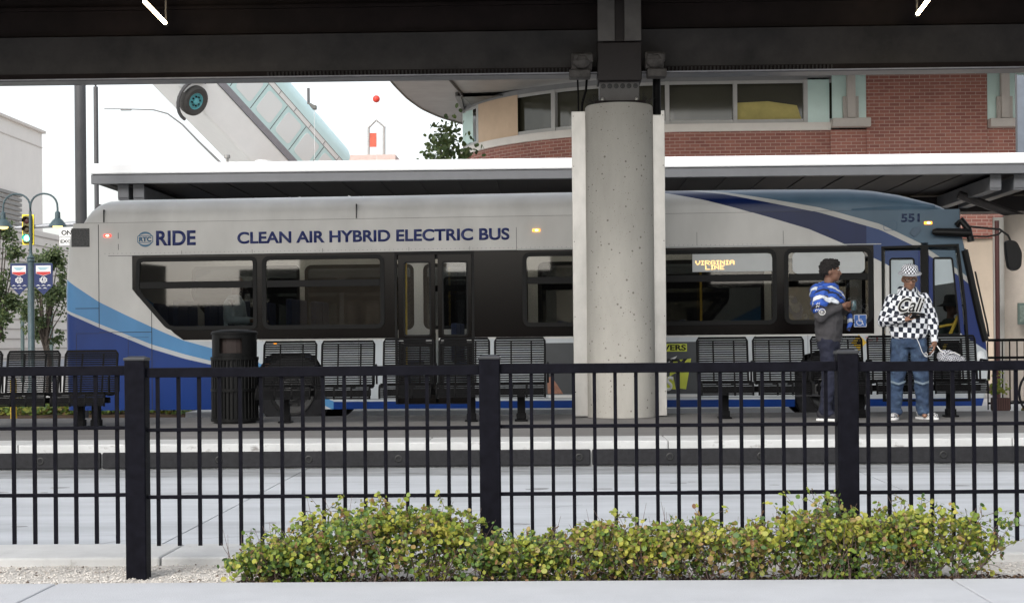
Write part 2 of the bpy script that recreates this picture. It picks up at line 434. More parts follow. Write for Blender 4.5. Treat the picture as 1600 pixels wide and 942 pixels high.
def leaf(mb,p,n,r,mi,ax=None):
    n=n.normalized(); a=n.orthogonal().normalized(); an=random.uniform(0,6.28)
    a=Matrix.Rotation(an,3,n)@a; b=n.cross(a)
    base=len(mb.v); fold=random.uniform(.0,.25)*r
    P6=[(0,-1.05),(.62,-.62),(.85,.1),(.5,.8),(0,1.0),(-.5,.8),(-.85,.1),(-.62,-.62)]
    for (u,v) in P6: mb.v.append(tuple(p+a*u*r+b*v*r+n*(abs(u)*fold)))
    mb.f.append((base,base+1,base+2,base+3,base+4)); mb.mi.append(mi); mb.f.append((base,base+4,base+5,base+6,base+7)); mb.mi.append(mi)
def shrub(px0,px1,ytop,seed,label,rust=.15,dense=1.0,green=.3):
    rnd=random.Random(seed); random.seed(seed)
    Yc=7.50; a=P(px0,860,Yc).x; b=P(px1,860,Yc).x; h=CAMZ-(ytop-HY+0)/S(Yc)-.02+.009*(((px0+px1)/2-800))/S(Yc)
    h*=1.07; cx=(a+b)/2; W=(b-a)/2; Yc=7.46; t=empty('shrub',(cx,Yc,0),0,label,'shrub','leafy shrubs along the foot of the fence')
    fm=MB(); st=MB()
    nstem=int(26*W/.3)
    tips=[]
    for i in range(nstem):
        x0=rnd.uniform(-.75,.75)*W*.8; y0=rnd.uniform(-.08,.08)
        ang=rnd.uniform(-.7,.7)+x0/W*.6; L=h*rnd.uniform(.75,1.08)*(1-.35*abs(x0/W)**2)
        pts=[Vector((x0,y0,.0))]; d=Vector((math.sin(ang),rnd.uniform(-.45,.45),math.cos(ang)))
        for k in range(5):
            d=(d+Vector((rnd.uniform(-.25,.25),rnd.uniform(-.25,.25),rnd.uniform(-.05,.18)))).normalized(); pts.append(pts[-1]+d*L/5)
        st.tube(pts,[.0035,.003,.0026,.002,.0015,.001],5)
        for k in range(1,6):
            for q in range(rnd.randint(2,4)):
                e=(pts[k]+Vector((rnd.gauss(0,.05),rnd.gauss(0,.05),rnd.gauss(.02,.035))))
                st.tube([pts[k],(pts[k]+e)/2+Vector((0,0,.006)),e],[.0018,.0014,.0009],3); tips.append((pts[k],e))
    for (p,e) in tips:
        for q in range(rnd.randint(5,8)):
            f=rnd.uniform(.2,1.15); c=p.lerp(e,min(1,f))+Vector((rnd.gauss(0,.011),rnd.gauss(0,.011),rnd.gauss(0,.008)))
            if c.z<.012 or c.y<-.165: continue
            hh=c.z/h
            if rnd.random()>(.45+.75*hh)*dense: continue
            cl=noise.noise(Vector((c.x*6+seed,c.y*6,c.z*6)))
            mi=0
            if rnd.random()<rust+max(0,cl)*rust*3: mi=2
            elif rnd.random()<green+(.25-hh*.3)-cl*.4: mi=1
            nrm=Vector((rnd.gauss(0,.6),rnd.gauss(-.35,.6),rnd.uniform(.1,1)))
            leaf(fm,c,nrm,rnd.choice((.006,.008,.010,.012,.014)),mi)
    # volume fill: clusters keep the mass closed but ragged
    ncl=int(640*dense*W/.3)
    for i in range(ncl):
        x=rnd.uniform(-1,1); top=h*(1-.42*abs(x)**3)*(.86+.22*noise.noise(Vector((x*W*7+seed*3,0,0))))
        z=top*rnd.random()**.55; y=rnd.gauss(0,.085)
        c0=Vector((x*W*.96,max(-.155,y),max(.02,z)))
        cl=noise.noise(c0*7+Vector((seed,0,0)))
        if z/h<.42 and rnd.random()<.78: continue
        if noise.noise(Vector((x*W*5.5+seed*7,z*9,y*4)))>.20 and rnd.random()<.85: continue
        for q in range(rnd.randint(3,5)):
            c=c0+Vector((rnd.gauss(0,.016),rnd.gauss(0,.016),rnd.gauss(0,.013)))
            if c.z<.01 or c.y<-.165: continue
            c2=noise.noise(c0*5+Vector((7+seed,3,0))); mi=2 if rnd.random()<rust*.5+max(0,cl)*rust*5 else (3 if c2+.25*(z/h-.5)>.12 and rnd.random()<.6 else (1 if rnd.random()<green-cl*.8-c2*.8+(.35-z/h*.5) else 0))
            nrm=Vector((rnd.gauss(0,.6),rnd.gauss(-.3,.6),rnd.uniform(.1,1)))
            leaf(fm,c,nrm,rnd.choice((.006,.008,.010,.012,.015)),mi)
    for i in range(int(44*W/.3)):   # bare grey twigs reaching past the leaves
        x0=rnd.uniform(-.9,.9)*W; z0=rnd.uniform(.02,h*.6); p=Vector((x0,rnd.uniform(-.12,.1),z0))
        q=p+Vector((rnd.uniform(-.09,.09),rnd.uniform(-.05,.05),rnd.uniform(.08,.20)))
        st.tube([p,(p+q)/2+Vector((rnd.uniform(-.01,.01),0,0)),q],[.002,.0015,.0008],4)
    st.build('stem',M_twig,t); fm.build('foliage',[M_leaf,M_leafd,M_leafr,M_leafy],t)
shrub(352,540,836,1,'low green shrub at the left end of the row, right of the first fence post',.08,1.0,.3)
shrub(460,750,778,2,'tallest yellow green shrub, mounded between the first two fence posts',.10,1.1,.28)
shrub(710,890,834,3,'dark green shrub growing in front of the middle fence post',.12,1.0,.5)
shrub(850,1060,814,4,'rusty orange and green shrub just right of the middle fence post',.20,1.0,.25)
shrub(1000,1230,812,5,'sparse twiggy shrub with bare grey stems between the middle and right posts',.22,.78,.3)
shrub(1190,1390,795,6,'green shrub wrapped round the foot of the right fence post',.10,1.0,.35)
shrub(1350,1538,796,7,'bright green shrub at the right end of the row',.10,1.05,.3)
rs_=random.Random(12); mb=MB()
for i in range(9000):
    x=rs_.uniform(-1.5,2.25); y=rs_.uniform(7.30,7.30+.36*rs_.random()**.6+.02)
    leaf(mb,Vector((x,y,gz(x,y)+rs_.uniform(.004,.016))),Vector((rs_.gauss(0,.4),rs_.gauss(-.2,.4),1)),rs_.uniform(.006,.012),0 if rs_.random()<.8 else 1)
tag(mb.build('leaf_litter',[mat('litter_dark',(.045,.028,.022),.95,0,.4,60),mat('litter_tan',(.18,.11,.06),.95,0,.3,60)]),'dark fallen leaf litter under the shrubs','leaf litter',kind='stuff')
random.seed(11)

# ================================================================== PLATFORM THINGS
# --- big column with steel cover plates
M_conc=mat('column_concrete',(.39,.375,.34),.85,0,.10,2.2,.35,60,stretch=(1.5,1.5,.5))
def pits(m):
    nt=m.node_tree; b=nt.nodes['Principled BSDF']; src=b.inputs['Base Color'].links[0].from_socket
    tc=nt.nodes.new('ShaderNodeTexCoord')
    def vor(sc,th,seed):
        v=nt.nodes.new('ShaderNodeTexVoronoi'); v.inputs['Scale'].default_value=sc; mp=nt.nodes.new('ShaderNodeMapping'); mp.inputs['Location'].default_value=(seed,seed,seed)
        nt.links.new(tc.outputs['Object'],mp.inputs[0]); nt.links.new(mp.outputs[0],v.inputs['Vector'])
        c=nt.nodes.new('ShaderNodeMath'); c.operation='LESS_THAN'; nt.links.new(v.outputs['Distance'],c.inputs[0])
        wn_=nt.nodes.new('ShaderNodeTexWhiteNoise'); nt.links.new(v.outputs['Color'],wn_.inputs[0])
        mu=nt.nodes.new('ShaderNodeMath'); mu.operation='MULTIPLY'; mu.inputs[1].default_value=th; nt.links.new(wn_.outputs[0],mu.inputs[0]); nt.links.new(mu.outputs[0],c.inputs[1])
        return c.outputs[0]
    a=vor(15,.20,0); c=vor(42,.17,3.3)
    mx0=nt.nodes.new('ShaderNodeMath'); mx0.operation='MAXIMUM'; nt.links.new(a,mx0.inputs[0]); nt.links.new(c,mx0.inputs[1])
    mx=nt.nodes.new('ShaderNodeMix'); mx.data_type='RGBA'; mx.inputs[7].default_value=(.10,.09,.075,1)
    sc=nt.nodes.new('ShaderNodeMath'); sc.operation='MULTIPLY'; sc.inputs[1].default_value=.75; nt.links.new(mx0.outputs[0],sc.inputs[0])
    nt.links.new(sc.outputs[0],mx.inputs[0]); nt.links.new(src,mx.inputs[6]); nt.links.new(mx.outputs[2],b.inputs['Base Color'])
pits(M_conc)
YC=19.2
xc=P(969,400,YC).x; rc=.405
ztop=P(969,167,YC).z
t=empty('concrete_column',(xc,YC,PLZ),0,'big round pitted concrete column with bright steel side plates holding up the dark roof','column')
pr=[(rc,0),(rc,ztop-PLZ-.02),(rc-.015,ztop-PLZ),(0,ztop-PLZ+.001)]
MB().lathe(pr,(0,0,0),'z',64).build('shaft',M_conc,t,smooth=True)
zp=P(969,174,YC).z-PLZ
for x0,x1 in ((P(895,400,YC).x-xc,-rc+.06),(rc-.06,P(1040,400,YC).x-xc)):
    mb=MB(); mb.box(x0,x1,-.02,.12,.01,zp)
    p=mb.build('cover_plate',M_steel,t,bevel=.004)
    sc_=MB()
    for z in (.3,1.2,2.1,3.0,3.6):
        xx=x0+.02 if x0<0 else x1-.02
        sc_.ell((xx,-.022,z),(.006,.003,.006),8,4)
    sc_.build('screw',M_dark,p)
# head plate
zb=ztop-PLZ
mb=MB(); hx=.235
mb.box(-hx,hx,-.20,.20,zb+.03,zb+.36)
mb.build('head_bracket',M_beam,t,bevel=.004)
mb=MB(); mb.box(-.30,.30,-.30,.30,zb,zb+.03); mb.build('base_plate',M_web,t,bevel=.003)
mb=MB()
for k in range(6): 
    x=-.19+.38*k/5; mb=MB(); mb.lathe([(0,-.215),(.018,-.215),(.018,-.206),(.030,-.204),(.030,-.2005)],(x,0,zb+.215),'y',12); mb.build('bolt',mat('bolt_grey',(.03,.03,.03),.4,.6),t,smooth=True)
mb=MB()
for sx in (-1,1): mb.ell((sx*.20,-.24,zb+.05),(.018,.018,.03),8,6)
mb.build('anchor_nut',M_steel,t,smooth=True)
mb=MB()   # bird spikes
for i in range(70):
    sx=random.choice((-1,1)); x=sx*random.uniform(.24,.36); y=random.uniform(-.28,0); a=random.uniform(-.7,.7)+sx*.35
    p=Vector((x,y,zb+.02)); q=p+Vector((math.sin(a)*.12,random.uniform(-.04,.04),math.cos(a)*random.uniform(.06,.14)))
    mb.tube([p,q],[.003,.001],4)
mb.build('bird_spikes',M_dark,t)

# --- roof over the near platform
ZB=P(800,118,YC-.18).z     # underside of the long beam
t=empty('station_roof',(0,0,0),0,'dark steel roof structure spanning above the near platform','roof')
YB=YC-.02
ZD=ZB+1.15
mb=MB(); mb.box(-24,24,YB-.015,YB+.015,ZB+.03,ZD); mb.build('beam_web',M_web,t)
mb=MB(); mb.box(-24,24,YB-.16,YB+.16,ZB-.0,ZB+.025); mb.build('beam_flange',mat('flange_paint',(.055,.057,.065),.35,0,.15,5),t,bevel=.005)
MB().box(-24,24,YB-.166,YB-.1605,ZB+.012,ZB+.026).build('flange_highlight',mat('edge_highlight',(.24,.24,.27),.35,0,.2,5),t)  # highlight along the flange painted as a pale strip
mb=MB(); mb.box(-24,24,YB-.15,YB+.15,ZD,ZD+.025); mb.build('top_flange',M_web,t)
mb=MB()   # drip strip of small teeth along the web
x=-24
while x<24: x+=.045; (mb.box(x,x+.018,YB-.035,YB-.016,ZB+.026,ZB+.10) if (-3.4<x<3.4 and abs(x-xc)>.5) else None)
mb.build('drip_teeth',M_lip,t)
# sagging lower lip in front of web (curved gutter)
mb=MB(); pr=[]
for i in range(9):
    a=R(-90+90*i/8); pr.append((YB-.17+.16*math.cos(a)*0-.0, 0))
mb.grid(lambda u,v:(-24+48*u, YB-.02-.12*(1-math.cos(v*1.5)), ZB+.11+.42*v-.0),2,8)
mb.build('gutter_skin',M_lip,t,smooth=True)
# deck with ribs
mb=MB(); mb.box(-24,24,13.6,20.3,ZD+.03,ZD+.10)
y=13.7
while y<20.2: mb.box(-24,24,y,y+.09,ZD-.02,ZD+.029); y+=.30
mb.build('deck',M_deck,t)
mb=MB()
for y in (17.2,15.3): mb.box(-24,24,y-.05,y+.05,ZD-.16,ZD-.021)
mb.build('purlin',M_deck,t,bevel=.004)
# upright H section rising from the column in front of the beam
for sx in (-1,1):
    x0,x1=(xc-.255,xc-.055) if sx<0 else (xc+.06,xc+.255)
    MB().box(x0,x1,YB-.34,YB-.30,ZB+.36,ZD-.03).build('upright_flange',M_beam,t,bevel=.004)
MB().box(xc-.20,xc+.20,YB-.299,YB-.04,ZB+.36,ZD-.03).build('upright_web',M_deck,t)
MB().box(-24,24,YB-.05,YB-.016,ZB+.56,ZB+.585).build('stiffener',M_web,t)
MB().box(-24,24,YB-.07,YB-.016,ZB+.86,ZB+.90).build('stiffener',M_web,t)
mb=MB(); mb.box(xc-.26,xc+.26,YB-.30,YB+.2,ZB+.002-.10,ZB+.35); mb.build('beam_joint',M_deck,t,bevel=.01)
# end brackets at the joint (cast boxes)
for sx in (-1,1):
    mb=MB(); 
    a,b=(P(889,100,YC-.3).x,P(929,100,YC-.3).x) if sx<0 else (P(1004,100,YC-.3).x,P(1041,100,YC-.3).x)
    mb.box(a+.03,b-.03,YB-.33,YB-.17,ZB+.03,ZB+.23)
    mb.box(a+(.0 if sx<0 else .05),b-(.05 if sx<0 else .0),YB-.37,YB-.171,ZB-.07,ZB+.028)
    mb.box(a+.05,b-.02,YB-.42,YB-.361,ZB+.10,ZB+.2)
    mb.ell(((a+b)/2,YB-.38,ZB+.12),(.12,.06,.09),10,6)
    mb.build('joint_casting',mat('casting_grey',(.055,.050,.047),.6,0,.5,12,.4,40),t,bevel=.015)
# pipes
t2=empty('drain_pipe',(P(1026,150,YC).x,YC-.02,0),0,'black drain pipe dropping from the roof joint to the right steel plate','pipe')
MB().tube([(0,0,ZB+.02),(0,0,zp+PLZ-.05)],.048,14).build('pipe_length',M_black,t2,smooth=True)
t2=empty('cable_conduit',(P(905,150,YC).x,YC,0),0,'pair of black cables running down behind the left steel plate','cable')
z0=zp+PLZ-.05
MB().tube([(-.01,0,z0),(-.012,-.01,z0+.25),(-.02,0,ZB+.05)],.011,8).build('cable',M_black,t2,smooth=True)
MB().tube([(.03,0,z0),(.035,-.01,z0+.15),(.08,-.01,z0+.30),(.10,0,ZB+.05)],.015,8).build('cable',M_black,t2,smooth=True)
# LED tubes
M_led=mat('led_tube',(1,.80,.50),.5,0,0,emit=14)
def led(pa,pb,label):
    z=ZB+.60
    def onz(px,py):
        d=ray(px,py); tt=(z-CAMZ)/d.z; return CAM+d*tt
    a=onz(*pa); b=onz(*pb)
    t=empty('tube_light',tuple(a),0,label,'light','tube lights under the dark roof')
    d=b-a
    MB().tube([(0,0,0),tuple(d)],.022,10).build('tube',M_led,t,smooth=True)
    dn=d.normalized(); c=MB()
    c.tube([(0,0,0),tuple(-dn*.10)],.026,8); c.build('end_cap',M_beam,t)
    c=MB(); c.tube([tuple(-dn*.05),(-dn.x*.05,-dn.y*.05,ZD-z-.03)],.012,8); c.build('hanger',M_beam,t)
    c=MB(); c.tube([tuple(d*1.01),(d.x*1.01,d.y*1.01,ZD-z-.03)],.008,8); c.build('hanger',M_beam,t)
led((258,36),(226,3),'glowing tube light under the roof on the left side')
led((1434,22),(1452,-2),'glowing tube light under the roof on the right side')

# --- litter bin
t=empty('litter_bin',(P(367,600,18.5).x,18.5,PLZ),0,'black slatted round litter bin with hooded lid beside the benches','bin')
M_bin=mat('bin_black',(.006,.006,.006),.45,0,.3,15,spec=.12)
mb=MB(); mb.lathe([(.0,.0),(.245,.0),(.245,.74),(0,.74)],(0,0,0),'z',30); mb.build('liner',M_dark,t,smooth=True)
mb=MB()
for k in range(34):
    a=2*math.pi*k/34; c,s_=math.cos(a),math.sin(a)
    mb.tube([(c*.262,s_*.262,.03),(c*.262,s_*.262,.74)],.010,6)
mb.build('slats',M_bin,t)
for z in (.035,.38,.745): MB().lathe([(.25,z-.018),(.278,z-.018),(.278,z+.018),(.25,z+.018)],(0,0,0),'z',36).build('hoop',M_bin,t,smooth=True)
# hood: cylinder with an opening towards the camera
hood=MB()
def hp(u,v):
    a=R(-90)+2*math.pi*u; return (.258*math.cos(a),.258*math.sin(a),.765+.255*v)
nu=48
b=len(hood.v)
for j in range(7):
    for i in range(nu+1): hood.v.append(hp(i/nu,j/6))
for j in range(6):
    for i in range(nu):
        du=min(i,nu-i-1)
        if du<4 and 1<=j<=4: continue
        k=b+j*(nu+1)+i; hood.f.append((k,k+1,k+nu+2,k+nu+1)); hood.mi.append(0)
hood.lathe([(.258,1.02),(.27,1.024),(.27,1.045),(.25,1.062),(.15,1.078),(0,1.084)],(0,0,0),'z',48)
hood.build('hood',M_bin,t,smooth=True)
MB().lathe([(.20,.77),(.20,1.0)],(0,0,0),'z',24).build('inner_cup',mat('bin_inside',(.02,.012,.010),.8),t)

# --- benches
def bench(px_edges, Y, n, zt, legs, label, nm='bench', off=0, gaps=()):
    x0=P(px_edges[0],560,Y).x; x1=P(px_edges[1],560,Y).x; cx=(x0+x1)/2; W=(x1-x0)/n
    t=empty(nm,(cx,Y,PLZ),0,label,'bench','black slatted metal benches on the platform')
    k=zt/.93
    path=[]   # (y,z) from top of back down, forward over the seat and down the lip
    for i in range(20): f=i/19; path.append((.12-.10*f,(.925-.50*f)*k))
    for i in range(1,14): f=i/13; path.append((.02-.42*f,(.425-.02*math.sin(f*3.14)+.01*f)*k))
    for i in range(1,8): f=i/7; path.append((-.40-.05*math.sin(f*2.2),(.435-.15*f)*k))
    for s in range(n):
        a=-W*n/2+s*W+.022; b=a+W-.044
        bk=MB(); st=MB()
        for i,(y,z) in enumerate(path):
            m=bk if i<19 else st
            hh=.0105 if i>3 else .0125
            m.box(a+.02,b-.02,y-.006,y+.006,z-hh*(.85 if i<20 or i>32 else .3),z+hh*(.85 if i<20 or i>32 else .3)) if not (19<i<33) else m.box(a+.02,b-.02,y-.011,y+.011,z-.005,z+.005)
        ys=[p[0] for p in path]; zs=[p[1] for p in path]
        fr=[(a+.012,path[0][0]+.004,path[0][1]-.03),(a+.03,path[0][0]+.006,path[0][1]+.006),(b-.03,path[0][0]+.006,path[0][1]+.006),(b-.012,path[0][0]+.004,path[0][1]-.03)]
        side=[(p[0],p[1]) for p in path[2:20:4]]+[(path[19][0],path[19][1])]
        lp=[(a+.012,y+.005,z) for y,z in reversed(side)]+fr+[(b-.012,y+.005,z) for y,z in side]
        bk.tube(lp,.013,8)
        for xx in (a+.20,b-.17): bk.box(xx-.018,xx+.018,path[0][0]+.0,path[0][0]+.02,path[19][1]-.02,path[0][1]) if False else bk.tube([(xx,p[0]+.014,p[1]) for p in path[1:20:3]],.012,4)
        sd=path[19:]
        for xx in (a+.012,b-.012,a+.22,b-.22): st.tube([(xx,p[0],p[1]-.012) for p in sd[::2]],.012,6)
        bk.build('backrest',M_black,t,smooth=True); st.build('seat',M_black,t,smooth=True)
        if s<n:
            xa=b+.022
            if s<n-1 or True:
                ar=MB(); zz0=.43*k
                ar.tube([(xa,.02,zz0),(xa,.03,zz0+.18),(xa,-.02,zz0+.225),(xa,-.30,zz0+.215),(xa,-.37,zz0+.17),(xa,-.36,zz0)],.012,8)
                ar.build('armrest',M_black,t,smooth=True)
    bm_=MB(); bm_.box(-W*n/2+.05,W*n/2-.05,-.20,-.12,.30*k,.37*k)
    bm_.build('support_beam',M_black,t,bevel=.008)
    for px in legs:
        x=P(px,640,Y).x-cx
        l=MB(); l.box(x-.045,x+.045,-.20,-.12,.02,.30*k); l.box(x-.075,x+.075,-.26,-.06,.0,.02)
        l.box(x-.055,x+.055,-.215,-.105,.02,.09)
        l.build('leg',M_black,t,bevel=.006)
    return t
bench((406,588),18.55,2,.93,(450,),'two seat black slatted bench immediately right of the round litter bin')
bench((594,856),18.55,3,.95,(738,815),'three seat black slatted bench left of the big concrete column')
bench((1086,1262),18.75,2,.93,(1130,),'two seat black slatted bench just right of the big concrete column')
bench((1265,1532),18.75,3,.93,(1340,1480),'three seat black slatted bench behind the two standing men')
bench((-88,184),17.75,3,.845,(-20,132,157),'black slatted bench at the left edge of the platform, under the street lamp')

# ================================================================== BUS
BYAW=R(-4.0)      # the bus stands slightly skewed, nose nearer the platform
bdir=Vector((math.cos(BYAW),math.sin(BYAW),0)); bnor=Vector((math.sin(BYAW),-math.cos(BYAW),0))  # towards camera
B0=Vector((0,20.92,0))
def braw(px,py):
    d=ray(px,py); t=(B0-CAM).dot(bnor)/d.dot(bnor); q=CAM+d*t; return (q-B0).dot(bdir), q.z
XR=braw(98,500)[0]; XF=braw(1545,560)[0]; XM=(XR+XF)/2; HWB=1.28
bus_loc=B0+bdir*XM-bnor*HWB
def B(px,py):
    a,z=braw(px,py); return a-XM, z
def bx(px,py=500): return B(px,py)[0]
bus=empty('city_bus',tuple(bus_loc),BYAW,'silver and blue city bus standing at the platform with its long side to the camera','bus')
NY=-HWB      # near side plane (local y)

def curve_fac(nt, xsock, pts, lo, hi):
    mr=nt.nodes.new('ShaderNodeMapRange'); mr.inputs[1].default_value=lo; mr.inputs[2].default_value=hi; nt.links.new(xsock,mr.inputs[0])
    rp=nt.nodes.new('ShaderNodeValToRGB'); e=rp.color_ramp.elements
    pts=sorted(pts)
    while len(e)<len(pts): e.new(.5)
    for i,(x,z) in enumerate(pts):
        e[i].position=(x-lo)/(hi-lo); v=z/4; e[i].color=(v,v,v,1)
    nt.links.new(mr.outputs[0],rp.inputs[0])
    mu=nt.nodes.new('ShaderNodeMath'); mu.operation='MULTIPLY'; mu.inputs[1].default_value=4; nt.links.new(rp.outputs[0],mu.inputs[0])
    return mu.outputs[0]
def livery():
    m=bpy.data.materials.new('bus_livery'); m.use_nodes=True; nt=m.node_tree; b=nt.nodes['Principled BSDF']
    b.inputs['Roughness'].default_value=.28; b.inputs['Specular IOR Level'].default_value=.3
    tc=nt.nodes.new('ShaderNodeTexCoord'); sp=nt.nodes.new('ShaderNodeSeparateXYZ'); nt.links.new(tc.outputs['Object'],sp.inputs[0])
    X,Z=sp.outputs[0],sp.outputs[2]
    nz=nt.nodes.new('ShaderNodeTexNoise'); nz.inputs['Scale'].default_value=2.0; nz.inputs['Detail'].default_value=8; mp=nt.nodes.new('ShaderNodeMapping'); mp.inputs['Scale'].default_value=(1,1,.5); nt.links.new(tc.outputs['Object'],mp.inputs[0]); nt.links.new(mp.outputs[0],nz.inputs[0])
    grime=nt.nodes.new('ShaderNodeMapRange'); grime.inputs[1].default_value=.35; grime.inputs[2].default_value=.75; grime.inputs[3].default_value=1; grime.inputs[4].default_value=.78; nt.links.new(nz.outputs[0],grime.inputs[0])
    lo,hi=bx(60),bx(1640)
    def cv(pts): return curve_fac(nt,X,[B(*p) for p in pts],lo,hi)
    def less(a,bb):
        n=nt.nodes.new('ShaderNodeMath'); n.operation='LESS_THAN'; nt.links.new(a,n.inputs[0])
        if isinstance(bb,(int,float)): n.inputs[1].default_value=bb
        else: nt.links.new(bb,n.inputs[1])
        return n.outputs[0]
    def mix(f,a,c):
        n=nt.nodes.new('ShaderNodeMix'); n.data_type='RGBA'; nt.links.new(f,n.inputs[0])
        if isinstance(a,tuple): n.inputs[6].default_value=(*a,1)
        else: nt.links.new(a,n.inputs[6])
        if isinstance(c,tuple): n.inputs[7].default_value=(*c,1)
        else: nt.links.new(c,n.inputs[7])
        return n.outputs[2]
    def mul(a,c):
        n=nt.nodes.new('ShaderNodeMath'); n.operation='MULTIPLY'; nt.links.new(a,n.inputs[0]); nt.links.new(c,n.inputs[1]); return n.outputs[0]
    silver=(.62,.61,.585); white=(.52,.56,.59); navy=(.004,.014,.075); royal=(.004,.036,.20); light=(.09,.27,.52); steel=(.080,.135,.19); cream=(.46,.46,.44)
    col=mix(less(Z,B(700,530)[1]),silver,white)
    col=mix(less(Z,B(600,627)[1]),col,royal)
    rear=less(X,bx(520))
    c1=cv([(60,412),(98,434),(126,453),(155,472),(196,492),(237,511),(262,522),(287,532),(331,544),(400,565),(460,590),(520,627)])
    c2=cv([(60,466),(98,483),(126,494),(155,506),(196,522),(237,538),(287,553),(331,564),(400,585),(460,608),(520,640)])
    c3=cv([(60,470),(98,487),(126,499),(155,512),(196,528),(237,545),(287,560),(331,570),(400,592),(460,614),(520,646)])
    col=mix(mul(less(Z,c1),rear),col,light)
    col=mix(mul(less(Z,c2),rear),col,(.54,.56,.57))
    col=mix(mul(less(Z,c3),rear),col,royal)
    # front swoosh
    def gt(a,bb): return less(bb,a)
    front=gt(X,lessv(nt,bx(1000)))
    d3=cv([(1000,293),(1040,300),(1100,312),(1150,325),(1200,339),(1264,358),(1321,382),(1390,415),(1450,467),(1500,520),(1560,560)])
    d2=cv([(1000,287),(1060,292),(1130,302),(1200,316),(1280,332),(1375,359),(1436,388),(1500,432),(1545,470)])
    d1=cv([(1000,284),(1060,289),(1130,298),(1200,310),(1280,324),(1375,350),(1436,379),(1500,423),(1545,460)])
    col=mix(mul(gt(Z,d3),front),col,navy)
    col=mix(mul(mul(gt(Z,d3),gt(X,lessv(nt,bx(1355)))),less(X,lessv(nt,bx(1436)))),col,(.03,.06,.17))
    col=mix(mul(mul(gt(Z,d3),gt(X,lessv(nt,bx(1436)))),front),col,(.010,.028,.15))
    col=mix(mul(gt(Z,d2),front),col,cream)
    col=mix(mul(gt(Z,d1),front),col,steel)
    mg=nt.nodes.new('ShaderNodeMix'); mg.data_type='RGBA'; mg.blend_type='MULTIPLY'; mg.inputs[0].default_value=1
    nt.links.new(col,mg.inputs[6]); nt.links.new(grime.outputs[0],mg.inputs[7]); nt.links.new(mg.outputs[2],b.inputs['Base Color'])
    return m
def lessv(nt,v):
    n=nt.nodes.new('ShaderNodeValue'); n.outputs[0].default_value=v; return n.outputs[0]
M_liv=livery()
M_band=mat('gloss_black_band',(.004,.0028,.0024),.16,0,.2,5,spec=.20)
M_frame=mat('window_rubber',(.004,.004,.004),.5,0,.2,20,spec=.2)
M_wsg=glass('windshield_glass',(.16,.17,.18))
M_gl=glass('tinted_glass',(.58,.59,.58))
M_gl2=glass('door_glass',(.85,.88,.90))
M_int=mat('bus_interior',(.30,.29,.28),.7,0,.08,4)
M_floorb=mat('bus_floor',(.05,.05,.055),.8)
M_seat=mat('bus_seat',(.02,.03,.08),.7,0,.4,20)
M_seam=mat('panel_gap',(.03,.03,.03),.8,0,0)
M_navyt=mat('navy_lettering',(.010,.022,.13),.4,0,0)

# side walls ---------------------------------------------------------
Zb=.27; Zt=2.78
ZT=(B(230,400)[1]+B(1300,383)[1])/2; ZBd=(B(600,527)[1]+B(1300,523)[1])/2
def arch(cx,w,h):    # wheel opening, points from right foot to left foot
    return [(cx+w,Zb),(cx+w,h-.25),(cx+w*.72,h-.04),(cx+w*.4,h),(cx-w*.4,h),(cx-w*.72,h-.04),(cx-w,h-.25),(cx-w,Zb)]
WR=bx(455,640); WFR=bx(1300,640)
def front_edge():
    return [B(*p) for p in ((1534,638),(1541,606),(1543,572),(1540,533),(1531,500),(1520,450),(1507,391),(1503,372),(1499,352))]
fe=front_edge(); fe[0]=(fe[0][0],Zb)
outer=[(XR-XM+.18,Zb)]
outer+= list(reversed(arch(WR,.455,1.02)))+list(reversed(arch(WFR,.47,.98)))
outer+= fe[:]
outer+= [(fe[-1][0],Zt),(XR-XM+.18,Zt)]
outer=[p for i,p in enumerate(outer) if i==0 or (Vector(p)-Vector(outer[i-1])).length>1e-4]
xb0=bx(207); xb1=bx(1366)
band=[(xb0,ZT),(xb0,B(207,452)[1]),(bx(285),ZBd),(xb1,ZBd),(xb1,ZT)]
band=[(xb0,ZT),(xb0,B(207,452)[1]),(bx(215),B(215,462)[1]),(bx(272),B(272,521)[1]),(bx(286),ZBd),(xb1,ZBd),(xb1,ZT)]
md0,md1=bx(617),bx(741)
door_bot=.33
# opening for the band, joined with the middle door
bandhole=band[:5]+[(md0,ZBd),(md0,door_bot),(md1,door_bot),(md1,ZBd)]+band[5:]
fd=[(bx(1378),.33),(bx(1378),B(1378,385)[1]),B(1498,381),B(1503,420),B(1510,480),B(1514,535),(B(1517,600)[0],.33)]
def mirror_y(): pass
mb=MB(); mb.poly(outer,[bandhole,fd],NY,.04)
body=mb.build('body',M_liv,bus)
# far side wall (left side of the bus): same outline, windows only
W_L=[rpoly([B(214,402),(bx(402),B(402,399)[1]),(bx(402),B(402,510)[1]),(bx(262),B(262,511)[1]),B(212,460)],.10),
     ]
def wrect(a,b,yt=398,yb=508): 
    zt=ZT-.03; zb=ZBd+.13; return rrect(bx(a),bx(b),zb,zt,.10)
wl=[(410,601),(617,800),(817,1010),(1020,1214),(1226,1364)]
w1=rpoly([(bx(214),ZT-.03),(bx(402),ZT-.03),(bx(402),ZBd+.13),(bx(262),ZBd+.13),(bx(212),B(212,458)[1])],.09)
left_w=[w1]+[wrect(a,b) for a,b in wl]+[rpoly([(bx(1385),ZBd-.05),(bx(1385),ZT-.03),(bx(1495),ZT-.06),(bx(1518),ZBd-.05)],.08)]
outer2=[(XR-XM+.18,Zb)]+list(reversed(arch(WR,.455,1.02)))+list(reversed(arch(WFR,.47,.98)))+fe+[(fe[-1][0],Zt),(XR-XM+.18,Zt)]
MB().poly(outer2,left_w,HWB-.04,.04).build('far_side',M_liv,bus)
